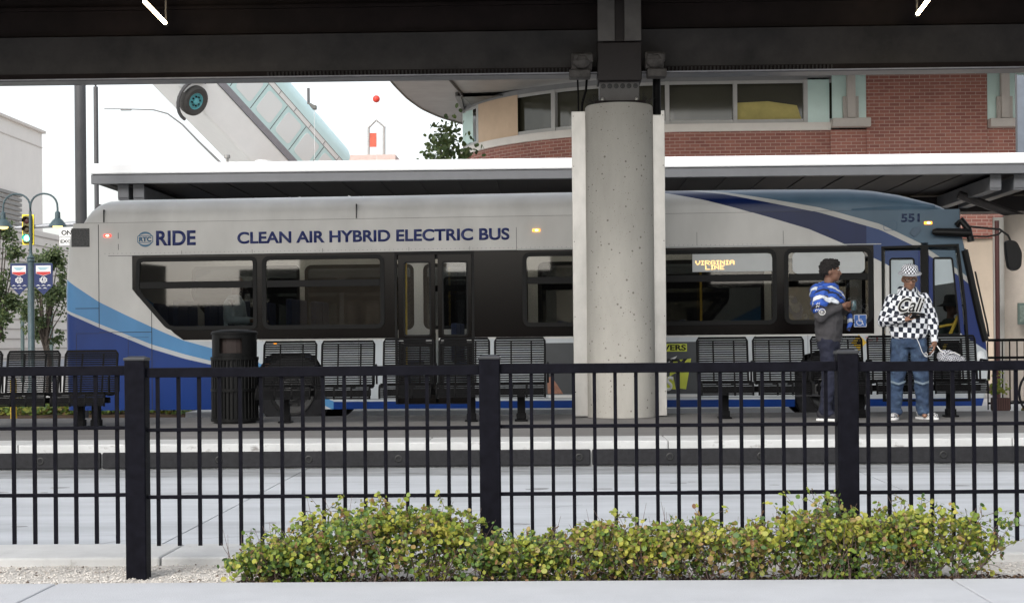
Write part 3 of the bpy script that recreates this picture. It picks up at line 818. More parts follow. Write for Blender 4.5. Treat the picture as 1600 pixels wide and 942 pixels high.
# black band with holes for the windows (near side)
right_w=[w1,wrect(410,601),wrect(817,1010),wrect(1020,1214),wrect(1226,1364)]
b1=[(xb0,ZT),(xb0,B(207,452)[1]),(bx(215),B(215,462)[1]),(bx(272),B(272,521)[1]),(bx(286),ZBd),(md0,ZBd),(md0,ZT)]
MB().poly(inset(b1,.001),[inset(q,.006) for q in right_w[:2]],NY+.004,.03).build('window_surround',M_band,bus)
b2=[(md1,ZBd),(xb1,ZBd),(xb1,ZT),(md1,ZT)]
MB().poly(inset(b2,.001),[inset(q,.006) for q in right_w[2:]],NY+.004,.03).build('window_surround',M_band,bus)
def window(pts, y, sgn, sash=True):
    fr=MB().poly(pts,[inset(pts,.055)],y-(.008 if sgn<0 else -.008),.03*(-sgn)).build('window',M_frame,bus,bevel=.004)
    inn=inset(pts,.055); MB().poly(inn,[],y-sgn*.012,.005).build('pane',M_gl,fr)
    if sash:
        zs=ZT-.40; lo_x=min(p[0] for p in inn); hi_x=max(p[0] for p in inn)
        if sgn<0: MB().box(lo_x+.004,hi_x-.004,y-.004,y+.012,zs-.045,zs+.045).build('sash',M_frame,fr,bevel=.004)
        else: MB().box(lo_x+.004,hi_x-.004,y-.012,y+.004,zs-.045,zs+.045).build('sash',M_frame,fr,bevel=.004)
for q in right_w: window(q,NY,-1)
for i,q in enumerate(left_w): window(q,HWB,1,i<len(left_w)-1)
# panel seams: thin dark strips set just proud
sm=MB()
def hs_(x0,x1,z,w_=.008): sm.box(x0,x1,NY-.003,NY-.0005,z-w_/2,z+w_/2)
def vs_(x,z0,z1,w_=.008): sm.box(x-w_/2,x+w_/2,NY-.003,NY-.0005,z0,z1)
xa=bx(155); vs_(xa,B(155,512)[1],Zt-.02); hs_(bx(98)+.18,xa,B(126,482)[1]); hs_(xa,bx(237),B(200,519)[1]); vs_(bx(237),Zb,B(237,475)[1])
hs_(bx(170),bx(808),ZT+.0,.006); vs_(bx(808),ZT,ZT+.30,.005); vs_(bx(119),Zb,B(119,522)[1],.005); vs_(bx(200),Zb,B(200,530)[1],.004); hs_(bx(119),bx(155),B(137,521)[1],.004); hs_(bx(200),bx(232),B(216,527)[1],.004)
vs_(bx(186),ZT+.08,ZT+.16,.006); vs_(bx(186),ZT+.23,ZT+.31,.006)
hs_(bx(405),bx(617),ZBd-.005,.004); hs_(bx(520),bx(617),.40,.006); hs_(bx(741),bx(1250),.40,.006)
for px in (285,395,505,640,735): vs_(bx(px),ZT+.012,ZT+.06,.004)
for px in (470,560): vs_(bx(px),.42,ZBd-.01,.004)
for px in (905,960,1092,1180,1262): vs_(bx(px),.42,ZBd-.01,.004)
for px in (1090,1225): vs_(bx(px),ZT+.03,ZT+.20,.004)
sm.build('panel_seams',M_seam,bus)
rv=MB()
for k in range(150):
    x_=bx(165)+k*.0585
    if x_<bx(1370): rv.box(x_-.004,x_+.004,NY-.002,NY-.0002,ZT+.028,ZT+.036)
for k in range(60):
    x_=bx(410)+k*.055
    if x_<md0-.05: rv.box(x_-.004,x_+.004,NY-.002,NY-.0002,ZBd-.03,ZBd-.022)
tag(rv.build('rivets',mat('rivet_grey',(.20,.20,.20),.5,0,0),bus),kind='stuff')
sm=MB(); zs=B(1200,345)[1]
hs_=lambda x0,x1,z,w_=.005: sm.box(x0,x1,NY-.003,NY-.0005,z-w_/2,z+w_/2)
hs_(bx(810),bx(1378),ZT+.012,.012); sm.build('drip_rail',mat('drip_rail',(.42,.43,.43),.4),bus)

# rear end ------------------------------------------------------------
def rearx(z):
    pts=[(Zb,.02),(1.0,.0),(1.9,.0),(2.3,.03),(2.6,.07),(2.78,.14)]
    for i in range(len(pts)-1):
        if z<=pts[i+1][0]:
            f=(z-pts[i][0])/(pts[i+1][0]-pts[i][0]); return pts[i][1]*(1-f)+pts[i+1][1]*f
    return pts[-1][1]
def rear(u,v):
    z=Zb+(Zt-Zb)*v; xr=XR-XM+rearx(z); r=.18-rearx(z)*.6
    n=u*2-1; s=1 if n>0 else -1; a=abs(n)
    if a<.6: return (xr,s*(a/.6)*(HWB-r),z)
    t=(a-.6)/.4*math.pi/2
    x=XR-XM+.18 - (XR-XM+.18-xr)*math.cos(t); return (x,s*(HWB-r+r*math.sin(t)),z)
MB().grid(rear,40,22).build('rear_panel',M_liv,bus,smooth=True,angle=60)
g=MB(); g.poly([(bx(113),B(113,386)[1]),(bx(141),B(141,386)[1]),(bx(141),B(141,357)[1]),(bx(113),B(113,357)[1])],[],NY-.006,.005)
g.build('vent_grille',mat('grille_grey',(.07,.07,.07),.7,0,.5,60),bus)

# roof shroud ----------------------------------------------------------
def prof(px_pts): return [B(*p) for p in px_pts]
topl=prof([(126,344),(131,330),(137,320),(146,312),(158,307.5),(180,305.5),(300,303.5),(540,299.5),(880,293),(1040,290.5),(1200,288.5),(1330,288),(1370,291),(1410,298),(1440,307),(1462,314)])
def interp(l,x):
    if x<=l[0][0]: return l[0][1]
    for i in range(len(l)-1):
        if x<=l[i+1][0]:
            f=(x-l[i][0])/(l[i+1][0]-l[i][0]); return l[i][1]*(1-f)+l[i+1][1]*f
    return l[-1][1]
def loft(mb,line,ze,w0,n=3.2,nx=60,xlist=None):
    xs_=xlist or [line[0][0]+(line[-1][0]-line[0][0])*i/nx for i in range(nx+1)]
    base=len(mb.v); K=28
    for x in xs_:
        zt=interp(line,x); z0=ze(x) if callable(ze) else ze; h=max(.002,zt-z0); ww=w0(x) if callable(w0) else w0
        for k in range(K+1):
            t=math.pi*k/K; c,s_=math.cos(t),math.sin(t)
            y=-ww*math.copysign(abs(c)**(2/n),c); z=z0+h*abs(s_)**(2/n); mb.v.append((x,y,z))
    for i in range(len(xs_)-1):
        for k in range(K): a=base+i*(K+1)+k; mb.f.append((a,a+1,a+K+2,a+K+1)); mb.mi.append(0)
mb=MB(); xl=sorted(set([p[0] for p in topl]+[topl[0][0]+(topl[-1][0]-topl[0][0])*i/50 for i in range(51)]))
sil=Zt+.0
def shw(x):
    e=topl[0][0]; return HWB-.02-.10*max(0,1-(x-e)/.35)**2
loft(mb,topl,Zt,shw,3.6,xlist=xl)
ro=mb.build('roof',M_liv,bus,smooth=True,angle=50)
# gap line between body and shroud, lower lip
mb=MB(); mb.box(XR-XM+.16,bx(1395),-HWB+.01,HWB-.01,Zt-.03,Zt+.004); mb.build('roof_joint',M_seam,ro)
mb=MB(); mb.box(bx(558)-.004,bx(558)+.004,-HWB-.002,-HWB+.08,Zt+.01,Zt+.20); mb.build('roof_seam',M_seam,ro); mb=MB(); mb.box(bx(163)-.003,bx(163)+.003,-HWB+.0,-HWB+.06,Zt+.01,Zt+.18)
mb.build('roof_seam',M_seam,ro)
# rooftop boxes
mb=MB(); a,b_=bx(435),bx(516); zt=interp(topl,a)
mb.box(a,b_,.0,.5,zt-.02,zt+.055); mb.box(a,a+.03,-.05,.0,zt-.02,zt+.06)
mb.build('roof_unit',mat('roof_unit_grey',(.35,.35,.34),.5),bus,bevel=.01)
mb=MB(); mb.poly([(b_+.004,zt-.02),(b_+.004,zt+.07),(b_+.10,zt+.03),(b_+.22,zt-.02)],[],0,.5)
mb.poly([(bx(595),zt-.02),(bx(605),zt+.05),(bx(614),zt+.045),(bx(618),zt-.02)],[],0,.3)
mb.build('roof_vent',M_white,bus)
# front cap
capl=prof([(1330,322),(1345,318),(1365,315),(1391,312),(1420,310.5),(1455,311.5),(1470,315),(1482,321),(1492,329),(1499,338),(1504,348)])
mb=MB(); 
def capw(x):
    e=capl[-1][0]; q=max(0,1-(e-x)/.45); return HWB+.004-.55*q**2.2
loft(mb,capl,lambda x: Zt-.0 if x<bx(1440) else Zt-.0-.03*((x-bx(1440))/(capl[-1][0]-bx(1440))),capw,3.0,nx=50)
mb.build('front_cap',M_liv,bus,smooth=True,angle=50)
# front face -------------------------------------------------------------
ez=sorted([(p[1],p[0]) for p in fe]+[(Zt,fe[-1][0])])
def ex(z):
    if z<=ez[0][0]: return ez[0][1]
    for i in range(len(ez)-1):
        if z<=ez[i+1][0]:
            d=ez[i+1][0]-ez[i][0]; f=(z-ez[i][0])/d if d>1e-6 else 0; return ez[i][1]*(1-f)+ez[i+1][1]*f
    return ez[-1][1]
def face(z0,z1,off=0,blend=.13,wid=1.0):
    def fn(u,v):
        z=z0+(z1-z0)*v; n=(u*2-1)*wid; y=n*HWB
        b_=blend+(.05 if 1.2<z<2.5 else 0)*0
        return (ex(z)+b_*(1-abs(n)**2.6)+off, y*(1 if abs(n)<1 else 1), z)
    return fn
zw0=B(1531,506)[1]; zw1=B(1505,388)[1]
MB().grid(face(Zb,zw0),28,12).build('front_bumper',M_liv,bus,smooth=True)
MB().grid(face(zw1,Zt),28,8).build('front_mask',M_liv,bus,smooth=True)
ws=MB().grid(face(zw0,zw1,.0,.16),28,12).build('windshield',M_wsg,bus,smooth=True)
fr=MB()
for z0,z1 in ((zw0,zw0+.05),(zw1-.06,zw1)): fr.grid(face(z0,z1,.006,.16),28,2)
for sx in (-1,1):
    fr.grid(lambda u,v:(ex(zw0+(zw1-zw0)*v)+.16*(1-abs(sx*(1-.07*u))**2.6)+.006,sx*(1-.07*u)*HWB,zw0+(zw1-zw0)*v),3,12)
fr.build('windshield_frame',M_frame,ws,smooth=True)
# A-pillar black edge on the side
mb=MB(); pl=[B(1507,391),B(1520,450),B(1531,500),B(1540,533)]
mb.tube([(p[0],NY-.002,p[1]) for p in pl],.045,8); mb.build('pillar_trim',M_frame,bus,smooth=True)
# headlight
mb=MB(); hx,hz=B(1536,562); mb.ell((hx-.03,NY+.06,hz),(.09,.09,.16),14,10); mb.build('headlight',mat('headlight_lens',(.75,.78,.80),.12,0,0),bus,smooth=True)
# destination sign box in the nose
mb=MB(); mb.box(bx(1440),bx(1495),-.8,.8,2.42,2.74); mb.build('sign_box',M_dark,bus)

# doors ------------------------------------------------------------------
def leafdoor(pts,holes,m,name='door',panem=M_gl2,y=NY+.02,handle=None):
    d=MB().poly(pts,holes,y,.03).build(name,m,bus,bevel=.003)
    for h in holes:
        MB().poly(inset(h,-.004),[],y+.012,.005).build('pane',panem,d)
        MB().poly(inset(h,-.012),[inset(h,.010)],y-.004,.003).build('gasket',M_frame,d)
    return d
mw=(md0+md1)/2
for (a,b_,ga,gb) in ((bx(622),bx(680),bx(632),bx(672)),(bx(684),bx(737),bx(692),bx(730))):
    leafdoor([(a,door_bot),(b_,door_bot),(b_,ZT-.012),(a,ZT-.012)],[rrect(ga,gb,ZBd+.03,ZT-.14,.03),rrect(ga,gb,.45,ZBd-.11,.03)],M_band)
MB().poly([(md0,door_bot),(md1,door_bot),(md1,ZT),(md0,ZT)],[[(md0+.03,door_bot+.01),(md1-.03,door_bot+.01),(md1-.03,ZT-.04),(md0+.03,ZT-.04)]],NY+.002,.05).build('door_frame',M_frame,bus)
MB().box(md0+.01,md1-.01,NY+.055,NY+.10,ZT-.10,ZT+.05).build('door_header',M_frame,bus)
mb=MB()
for a,b_ in ((623,630),(665,674),(685,693),(729,736)): mb.box(bx(a),bx(b_),NY+.008,NY+.016,ZBd-.065,ZBd-.005)
mb.build('door_strip',M_white,bus)
# front door: liveried leaves with inner glass
fdi=inset(fd,.03)
MB().poly(fd,[fdi],NY-.004,.05).build('door_frame',M_frame,bus)
mb=MB(); mb.box(bx(1440),bx(1451),NY+.0,NY+.03,.34,ZT+.02); mb.build('door_post',M_frame,bus)
leafdoor([(bx(1384),.36),(bx(1439),.36),(bx(1439),B(1439,391)[1]),(bx(1384),B(1384,392)[1])],[rrect(bx(1392),bx(1429),ZBd-.02,B(1410,404)[1],.03),rrect(bx(1392),bx(1429),.5,ZBd-.12,.03)],M_liv)
leafdoor([(bx(1452),.36),(bx(1512),.36),B(1509,535),B(1504,480),B(1497,420),B(1493,391),(bx(1452),B(1452,390)[1])],
         [rpoly([(bx(1460),ZBd-.02),(bx(1460),B(1460,403)[1]),B(1488,403),B(1495,470),(bx(1500),ZBd-.02)],.03),rrect(bx(1460),bx(1500),.5,ZBd-.12,.03)],M_liv)
# wheels -------------------------------------------------------------------
def wheel(cx,y,sgn):
    w_=empty('wheel',(cx,y,.49)); w_.parent=bus
    ty=MB(); ty.lathe([(.30,-.02*sgn*-1),(.30,0),(.42,-.0),(.475,.02),(.49,.06),(.49,.24),(.47,.28),(.30,.29)] if sgn<0 else [(.30,0),(.42,0),(.475,-.02),(.49,-.06),(.49,-.24),(.47,-.28),(.30,-.29)],(0,0,0),'y',36)
    ty.build('tyre',M_rubber,w_,smooth=True)
    rm=MB(); k=1 if sgn<0 else -1
    rm.lathe([(.30,.0*k),(.285,.02*k),(.27,.07*k),(.20,.11*k),(.15,.10*k),(.11,.06*k),(.11,.0*k),(.05,-.02*k),(0,-.02*k)],(0,0,0),'y',32)
    for q in range(10):
        a=q*.628; rm.ell((.17*math.cos(a),.09*k,.17*math.sin(a)),(.016,.025,.016),6,4)
    rm.build('rim',mat('wheel_rim',(.07,.07,.07),.45,.4),w_,smooth=True)
for cx in (WR,WFR):
    wheel(cx,NY+.06,-1); wheel(cx,HWB-.06,1)
mb=MB()
for cx in (WR,WFR):
    for y0,y1 in ((NY+.03,NY+.60),(HWB-.60,HWB-.03)): 
        mb.box(cx-.50,cx+.50,y0,y1,1.03,1.06); mb.box(cx-.52,cx-.5,y0,y1,.35,1.06); mb.box(cx+.5,cx+.52,y0,y1,.35,1.06)
    for yy in (NY+.60,HWB-.62): mb.box(cx-.5,cx+.5,yy,yy+.02,.35,1.06)
mb.build('wheel_arch',M_dark,bus)
mb=MB(); mb.box(XR-XM+.3,WR-.55,-1.05,1.05,.40,.62); mb.box(WR+.55,WFR-.55,-1.15,1.15,.335,.40); mb.box(WFR+.55,XF-XM-.3,-1.1,1.1,.34,.42)
mb.box(WR-.5,WR+.5,-.6,.6,.40,.62); mb.box(WFR-.5,WFR+.5,-.6,.6,.40,.52)
mb.tube([(WR,-.9,.49),(WR,.9,.49)],.09,10); mb.tube([(WFR,-.9,.49),(WFR,.9,.49)],.07,10); mb.ell((WR,0,.46),(.22,.25,.2),12,8)
mb.box(WR-1.2,WR-.7,-.5,.2,.28,.41); mb.box(WR+1.6,WR+2.2,-.3,.6,.26,.334); mb.box(WFR-2.4,WFR-1.9,-.6,0,.27,.334)
mb.build('chassis',M_dark,bus)
# interior --------------------------------------------------------------------
mb=MB(); mb.box(WR+.9,fe[1][0]-.2,NY+.05,HWB-.05,.401,.43); mb.box(XR-XM+.3,WR+.898,NY+.05,HWB-.05,.72,.76); mb.build('floor',M_floorb,bus)
mb=MB(); mb.box(XR-XM+.3,bx(1480),NY+.05,HWB-.05,2.42,2.46); mb.build('ceiling',M_int,bus)
mb=MB()
def seat_at(x,y,zf):
    mb.box(x-.22,x+.22,y-.22,y+.22,zf+.36,zf+.44); mb.box(x-.26,x-.18,y-.22,y+.22,zf+.44,zf+.98); mb.box(x-.05,x+.05,y-.05,y+.05,zf,zf+.36)
for x in [XR-XM+1.0,XR-XM+1.75,XR-XM+2.5,XR-XM+3.3,WR+1.2]:
    for y in (-.98,-.5,.5,.98):
        if x>WR+1 and y<0: continue
        seat_at(x,y,.76 if x<WR+.9 else .43)
for x in (WR+2.2,WR+3.0,WR+3.8,WR+4.6,WR+5.4):
    for y in (.5,.98): seat_at(x,y,.43)
for x in (WR+3.8,WR+4.6,WR+5.4):
    for y in (-.98,-.5): seat_at(x,y,.43)
mb.build('passenger_seats',M_seat,bus,bevel=.02)
mb=MB()
for x,y in ((bx(628),NY+.35),(bx(735),NY+.35),(bx(1378),NY+.35),(bx(1100),.3)):
    mb.tube([(x,y,.43),(x,y,2.42)],.017,8)
pass
mb.tube([(bx(1473),NY+.12,B(1473,536)[1]-.15),(bx(1500),NY+.12,B(1500,493)[1])],.022,8)
mb.tube([(bx(1460),NY+.2,B(1473,512)[1]),(bx(1497),NY+.2,B(1473,506)[1])],.018,8)
mb.build('handrails',M_yel,bus,smooth=True)
mb=MB(); mb.box(bx(1505),bx(1528),-.9,1.1,.43,1.05)
mb.tube([(bx(1478)+.28*math.cos(0),.65,1.2)]*2,.001,3) if False else None
mb.build('dashboard',M_dark,bus,bevel=.03)
MB().box(bx(1400),bx(1560),HWB-.10,HWB-.09,1.25,2.40).build('bright_backing',mat('blind_white',(.80,.84,.85),.8,0,0),bus)  # added pale panel that makes the door glass look bright
M_brightgl=mat('bright_glass_grey',(.50,.52,.52),.45,0,.05,4); M_brightgl2=mat('bright_glass_blue',(.46,.53,.56),.35,0,.05,4)  # opaque pale panels with the brightness seen in the glass painted in
MB().poly(rrect(bx(1239),bx(1352),ZT-.355,ZT-.075,.07),[],NY-.002,.004).build('bright_glass_panel',M_brightgl,bus)
MB().box(bx(1393),bx(1428),NY+.028,NY+.031,B(1410,478)[1],B(1410,406)[1]).build('bright_glass_panel',M_brightgl2,bus)
MB().poly([B(1461,405),B(1487,405),B(1492,441),B(1461,446)],[],NY+.028,.003).build('bright_glass_panel',M_brightgl2,bus)
# light strip inside (lit lamp strip along the ceiling edge)
mb=MB()
for y in (-.85,.85): mb.box(bx(240),bx(1360),y-.03,y+.03,2.395,2.418)
mb.build('ceiling_lamp',mat('bus_ceiling_lamp',(1,.93,.8),.5,0,0,emit=4),bus)

# markings --------------------------------------------------------------------
YT=NY-.004
def btxt(s,x0,x1,yb0,yb1,h,**k):     # from left baseline to right baseline pixels
    a=B(x0,yb0); c=B(x1,yb1); z=(a[1]+c[1])/2+h/2
    return text('lettering',s,k.pop('m',M_navyt),bus,((a[0]+c[0])/2,YT,z),width=c[0]-a[0],height=h,**k)
btxt('RIDE',244,306,384,383,.198,bold=.028)
btxt('CLEAN AIR HYBRID ELECTRIC BUS',371,796,381,375,.158,bold=.030)
btxt('551',1408,1437,347,347,.105,bold=.03,m=mat('dark_numeral',(.02,.035,.09),.5,0,0))
M_teal=mat('teal_logo',(.03,.13,.24),.4,0,0)
lx,lz=B(227,374)
lg=MB()
def arc(cx,cz,r,a0,a1,w0,w1,n=20):
    pts_o=[];pts_i=[]
    for i in range(n+1):
        f=i/n; a=R(a0+(a1-a0)*f); w_=w0+(w1-w0)*math.sin(f*math.pi); pts_o.append((cx+r*math.cos(a),cz+r*math.sin(a)*.97)); pts_i.append((cx+(r-w_)*math.cos(a),cz+(r-w_)*math.sin(a)*.97))
    return pts_o+pts_i[::-1]
lg.poly(arc(lx,lz,.105,25,155,.006,.03),[],YT-.001,.003); lg.poly(arc(lx,lz,.105,205,335,.006,.03),[],YT-.001,.003)
q=rrect(lx-.108,lx+.108,lz-.048,lz+.048,.012); lg.poly(q,[inset(q,.009)],YT-.001,.003)
lg.build('round_emblem',M_teal,bus)
text('lettering','RTC',M_teal,bus,(lx,YT,lz),width=.17,height=.062,bold=.04)
# side advertisement
M_ad=mat('advert_dark',(.045,.05,.055),.5,0,.1,6); M_adg=mat('advert_lime',(.50,.55,.05),.5,0,.08,8)
ad=MB(); a0,a1=bx(852),bx(1092); zt=B(1060,534)[1]; zb=B(1060,615)[1]
ad.box(a0,a1,YT-.001,YT+.002,zb,zt); adp=ad.build('advert_panel',M_ad,bus)
mb=MB(); mb.box(bx(1000),bx(1073),YT-.004,YT-.0012,B(1060,549)[1],B(1060,537)[1])
mb.poly([B(1049,563),B(1080,560),B(1072,608),B(1058,606),B(1060,580),B(1046,588)],[],YT-.004,.0028)
mb.poly([B(1000,590),B(1052,588),B(1056,608),B(1000,606)],[],YT-.0035,.002)
mb.build('advert_print',M_adg,adp)
text('lettering','SERVERS',M_dark,adp,(bx(1041),YT-.006,B(1050,543)[1]),width=.50,height=.075,bold=.03)
text('lettering','PARTY',mat('advert_black',(.01,.01,.01),.5,0,0),adp,(bx(1036),YT-.007,B(1050,569)[1]),width=.62,height=.14,bold=.05)
text('lettering','LETS',M_white,adp,(bx(1026),YT-.0085,B(1050,599)[1]),width=.42,height=.19,bold=.03,shear=.2)
mb=MB(); mb.poly([B(1043,562),B(1058,556),B(1055,560),B(1045,566)],[],YT-.008,.002); mb.build('advert_stroke',M_white,adp)
mb=MB(); 
for pts in ([(855,590),(862,588),(880,615),(856,615)],): mb.poly([B(*p) for p in pts],[],YT-.004,.002)
mb.build('advert_figure',mat('advert_skin',(.30,.14,.09),.6,0,.3,20),adp)
mb=MB(); mb.box(bx(856),bx(1092),YT-.004,YT+.001,zb-.045,zb-.01); mb.build('trim_strip',M_white,bus)
# wheelchair sign
wx0,wz0=B(1344,501); M_ws=mat('sign_blue',(.03,.12,.42),.4,0,0)
sg=MB(); q=rrect(wx0-.08,wx0+.08,wz0-.08,wz0+.08,.012); sg.poly(q,[],NY+.004-.012,.004); 
sgo=sg.build('wheelchair_sign',M_white,bus)
MB().poly(inset(q,.007),[],NY+.004-.014,.0015).build('sign_face',M_ws,sgo)
ic=MB(); yy=NY-.0115
def disc(cx,cz,r): ic.poly([(cx+r*math.cos(2*math.pi*k/14),cz+r*math.sin(2*math.pi*k/14)) for k in range(14)],[],yy,.001)
disc(wx0-.018,wz0+.055,.011)
ic.poly(arc(wx0-.008,wz0-.02,.042,140,400,.009,.009),[],yy,.001)
ic.poly([(wx0-.024,wz0+.04),(wx0-.012,wz0+.04),(wx0-.008,wz0-.006),(wx0-.02,wz0-.006)],[],yy,.001)
ic.poly([(wx0-.016,wz0+.02),(wx0+.018,wz0+.02),(wx0+.018,wz0+.011),(wx0-.016,wz0+.011)],[],yy-.0012,.001)
ic.poly([(wx0-.016,wz0+.0),(wx0+.022,wz0+.0),(wx0+.044,wz0-.05),(wx0+.034,wz0-.054),(wx0+.014,wz0-.01),(wx0-.016,wz0-.01)],[],yy-.0024,.001)
ic.build('wheelchair_symbol',M_white,sgo)
dx,dz=B(1342,535); r_=.10
d=MB().poly([(dx-r_,dz),(dx,dz-r_),(dx+r_,dz),(dx,dz+r_)],[],YT-.001,.003).build('warning_diamond',M_yel,bus)
MB().poly([(dx-.035,dz-.02),(dx+.035,dz-.02),(dx+.0,dz+.045)],[],YT-.003,.0015).build('warning_symbol',M_dark,d)
M_red=mat('red_print',(.45,.03,.03),.5,0,0)
mb=MB(); 
for k,(a,b_) in enumerate(((1352,1366),(1354,1364))): mb.box(bx(a),bx(b_),YT-.001,YT+.001,B(1360,527+k*4)[1]-.006,B(1360,527+k*4)[1]+.004)
mb.box(bx(1369),bx(1371),YT-.001,YT+.001,B(1370,532)[1],B(1370,524)[1]); mb.build('small_notice',M_red,bus)
# marker lights
M_amb=mat('amber_lamp',(1,.36,.03),.3,0,0,emit=1.6); M_redl=mat('red_lamp',(1,.06,.04),.3,0,0,emit=1.4); M_hot=mat('lamp_core',(1,.75,.45),.3,0,0,emit=5)
for px,py,m in ((168,368.5,M_redl),(838,360,M_amb),(1450,348.5,M_amb)):
    a,z=B(px,py); l=MB().box(a-.05,a+.05,NY-.018,NY,z-.018,z+.018).build('marker_light',m,bus,bevel=.006)
    MB().ell((a+.005,NY-.019,z),(.022,.004,.010),8,6).build('bulb',M_hot,l)
a,z=B(430,537); MB().ell((a,NY,z),(.022,.012,.022),12,8).build('marker_light',M_amb,bus,smooth=True)
a,z=B(1494,336); MB().ell((a-.06,NY+.28,z+.03),(.06,.04,.03),10,6).build('marker_light',mat('red_dull',(.45,.05,.05),.4),bus,smooth=True)
# fuel/speaker outlines near the number
mb=MB(); a,z=B(1391,353); q=rrect(a-.085,a+.085,z-.06,z+.06,.03); mb.poly(q,[inset(q,.006)],YT-.002,.003); q=[(a+.03*math.cos(k*.45),z+.03*math.sin(k*.45)) for k in range(14)]; mb.poly(q,[inset(q,.004)],YT-.002,.003)
mb.build('hatch_outline',mat('steel_dark',(.04,.09,.16),.5,0,0),bus)
a,z=B(1430,362); q=[(a-.075,z-.02),(a-.01,z-.075),(a+.07,z+.01),(a+.05,z+.07),(a-.03,z+.04)]
MB().poly(rpoly(q,.02),[],NY-.02,.02).build('side_camera',mat('camera_grey',(.05,.09,.14),.4),bus,bevel=.006)
# mirror boom and mirrors
mb=MB(); y=NY-.10
mb.tube([(bx(1456),y,B(1456,363)[1]),(bx(1462),y,B(1456,363.5)[1]),(bx(1515),y,B(1515,365)[1])],[.03,.052,.058],12)
mr=mb.build('mirror',M_dark,bus,smooth=True)
mb=MB(); mb.tube([(bx(1497),NY+.0,B(1497,352)[1]),(bx(1503),NY-.05,B(1503,345)[1]),(bx(1512),NY-.08,B(1512,358)[1]),(bx(1516),NY-.1,B(1516,378)[1])],.045,10)
mb.tube([(bx(1515),y,B(1515,355)[1]),(bx(1540),y-.05,B(1540,358)[1]),(bx(1558),y-.1,B(1558,360)[1]),(bx(1570),y-.14,B(1570,370)[1]),(bx(1576),y-.15,B(1576,384)[1])],.014,8)
mb.tube([(bx(1515),y,B(1515,370)[1]),(bx(1540),y-.05,B(1540,371)[1]),(bx(1556),y-.1,B(1556,368)[1]),(bx(1562),y-.11,B(1562,362)[1])],.012,8)
mb.build('mirror_arm',M_dark,mr,smooth=True)
mb=MB(); a,z=B(1576,400); mb.poly(rpoly([(a-.10,z+.19),(a+.03,z+.17),(a+.095,z+.03),(a+.085,z-.15),(a+.02,z-.21),(a-.065,z-.17),(a-.09,z)],.05),[],y-.24,.16)
mb.build('mirror_head',M_dark,mr,bevel=.02)
# wiper arms
mb=MB(); mb.tube([(ex(1.15)+.15,-.8,1.15),(ex(1.3)+.17,-.8,1.3),(ex(1.7)+.17,-.8,1.7),(ex(2.0)+.17,-.8,2.0)],.012,6); mb.tube([(ex(1.15)+.17,-.5,1.15),(ex(1.3)+.19,-.5,1.3),(ex(1.75)+.19,-.5,1.75)],.012,6)
mb.build('wiper',M_dark,bus)
# side destination display; its pale back carries the bright look of the glass
ds=empty('destination_display',(0,0,0)); ds.parent=bus
a0,z0=B(1082,425); a1,z1=B(1210,395.5); yd=NY-.006
mb=MB(); mb.poly([(a0,z0),(a1-.03,z0),(a1-.03,z1-.06),(a1-.05,z1-.015),(a1-.09,z1),(a0,z1)],[],yd+.004,.006); mb.build('bright_display_back',M_brightgl,ds)
M_ledt=mat('amber_led',(1,.62,.22),.5,0,0,emit=1.0)
F57={'V':["10001","10001","10001","10001","01010","01010","00100"],'I':["111","010","010","010","010","010","111"],'R':["11110","10001","10001","11110","10100","10010","10001"],
'G':["01110","10001","10000","10111","10001","10001","01110"],'N':["10001","11001","10101","10101","10011","10001","10001"],'A':["01110","10001","10001","11111","10001","10001","10001"],
'L':["10000","10000","10000","10000","10000","10000","11111"],'E':["11111","10000","10000","11110","10000","10000","11111"]}
def dots(word,cx,cz,wid,hgt):
    cols=sum(len(F57[c][0])+1 for c in word)-1; pw=wid/cols; ph=hgt/7; m=MB(); x=cx-wid/2
    for c in word:
        g_=F57[c]
        for r_i,row in enumerate(g_):
            for k,bit in enumerate(row):
                if bit=='1': xx=x+(k+.5)*pw; z_=cz+hgt/2-(r_i+.5)*ph; m.box(xx-pw*.46,xx+pw*.46,yd,yd+.003,z_-ph*.44,z_+ph*.44)
        x+=(len(g_[0])+1)*pw
    return m.build('led_lettering',M_ledt,ds)
c1x,c1z=B(1117,410.5); dots('VIRGINIA',c1x,c1z,.50,.058)
c2x,c2z=B(1117,418); dots('LINE',c2x,c2z,.245,.052)

# second bus on the far lane, facing the other way
bus2=copy_tree(bus)
bus2.location=(P(690,500,28).x,29.6,0); bus2.rotation_euler=(0,0,R(180)-R(0.5))
[bpy.data.objects.remove(o_) for o_ in list(bus2.children) if o_.name.startswith(('bright_glass_panel','bright_backing'))]
bus2['label']='second silver bus on the far lane, seen only through the near bus windows'
tag(bus,group='city buses'); tag(bus2,group='city buses')
def strip(o,names):
    for ch in list(o.children):
        if ch.name.split('.')[0] in names:
            for g_ in list(ch.children): bpy.data.objects.remove(g_)
            bpy.data.objects.remove(ch)
strip(bus2,('lettering','advert_panel','destination_display','wheelchair_sign','warning_diamond','small_notice','round_emblem'))

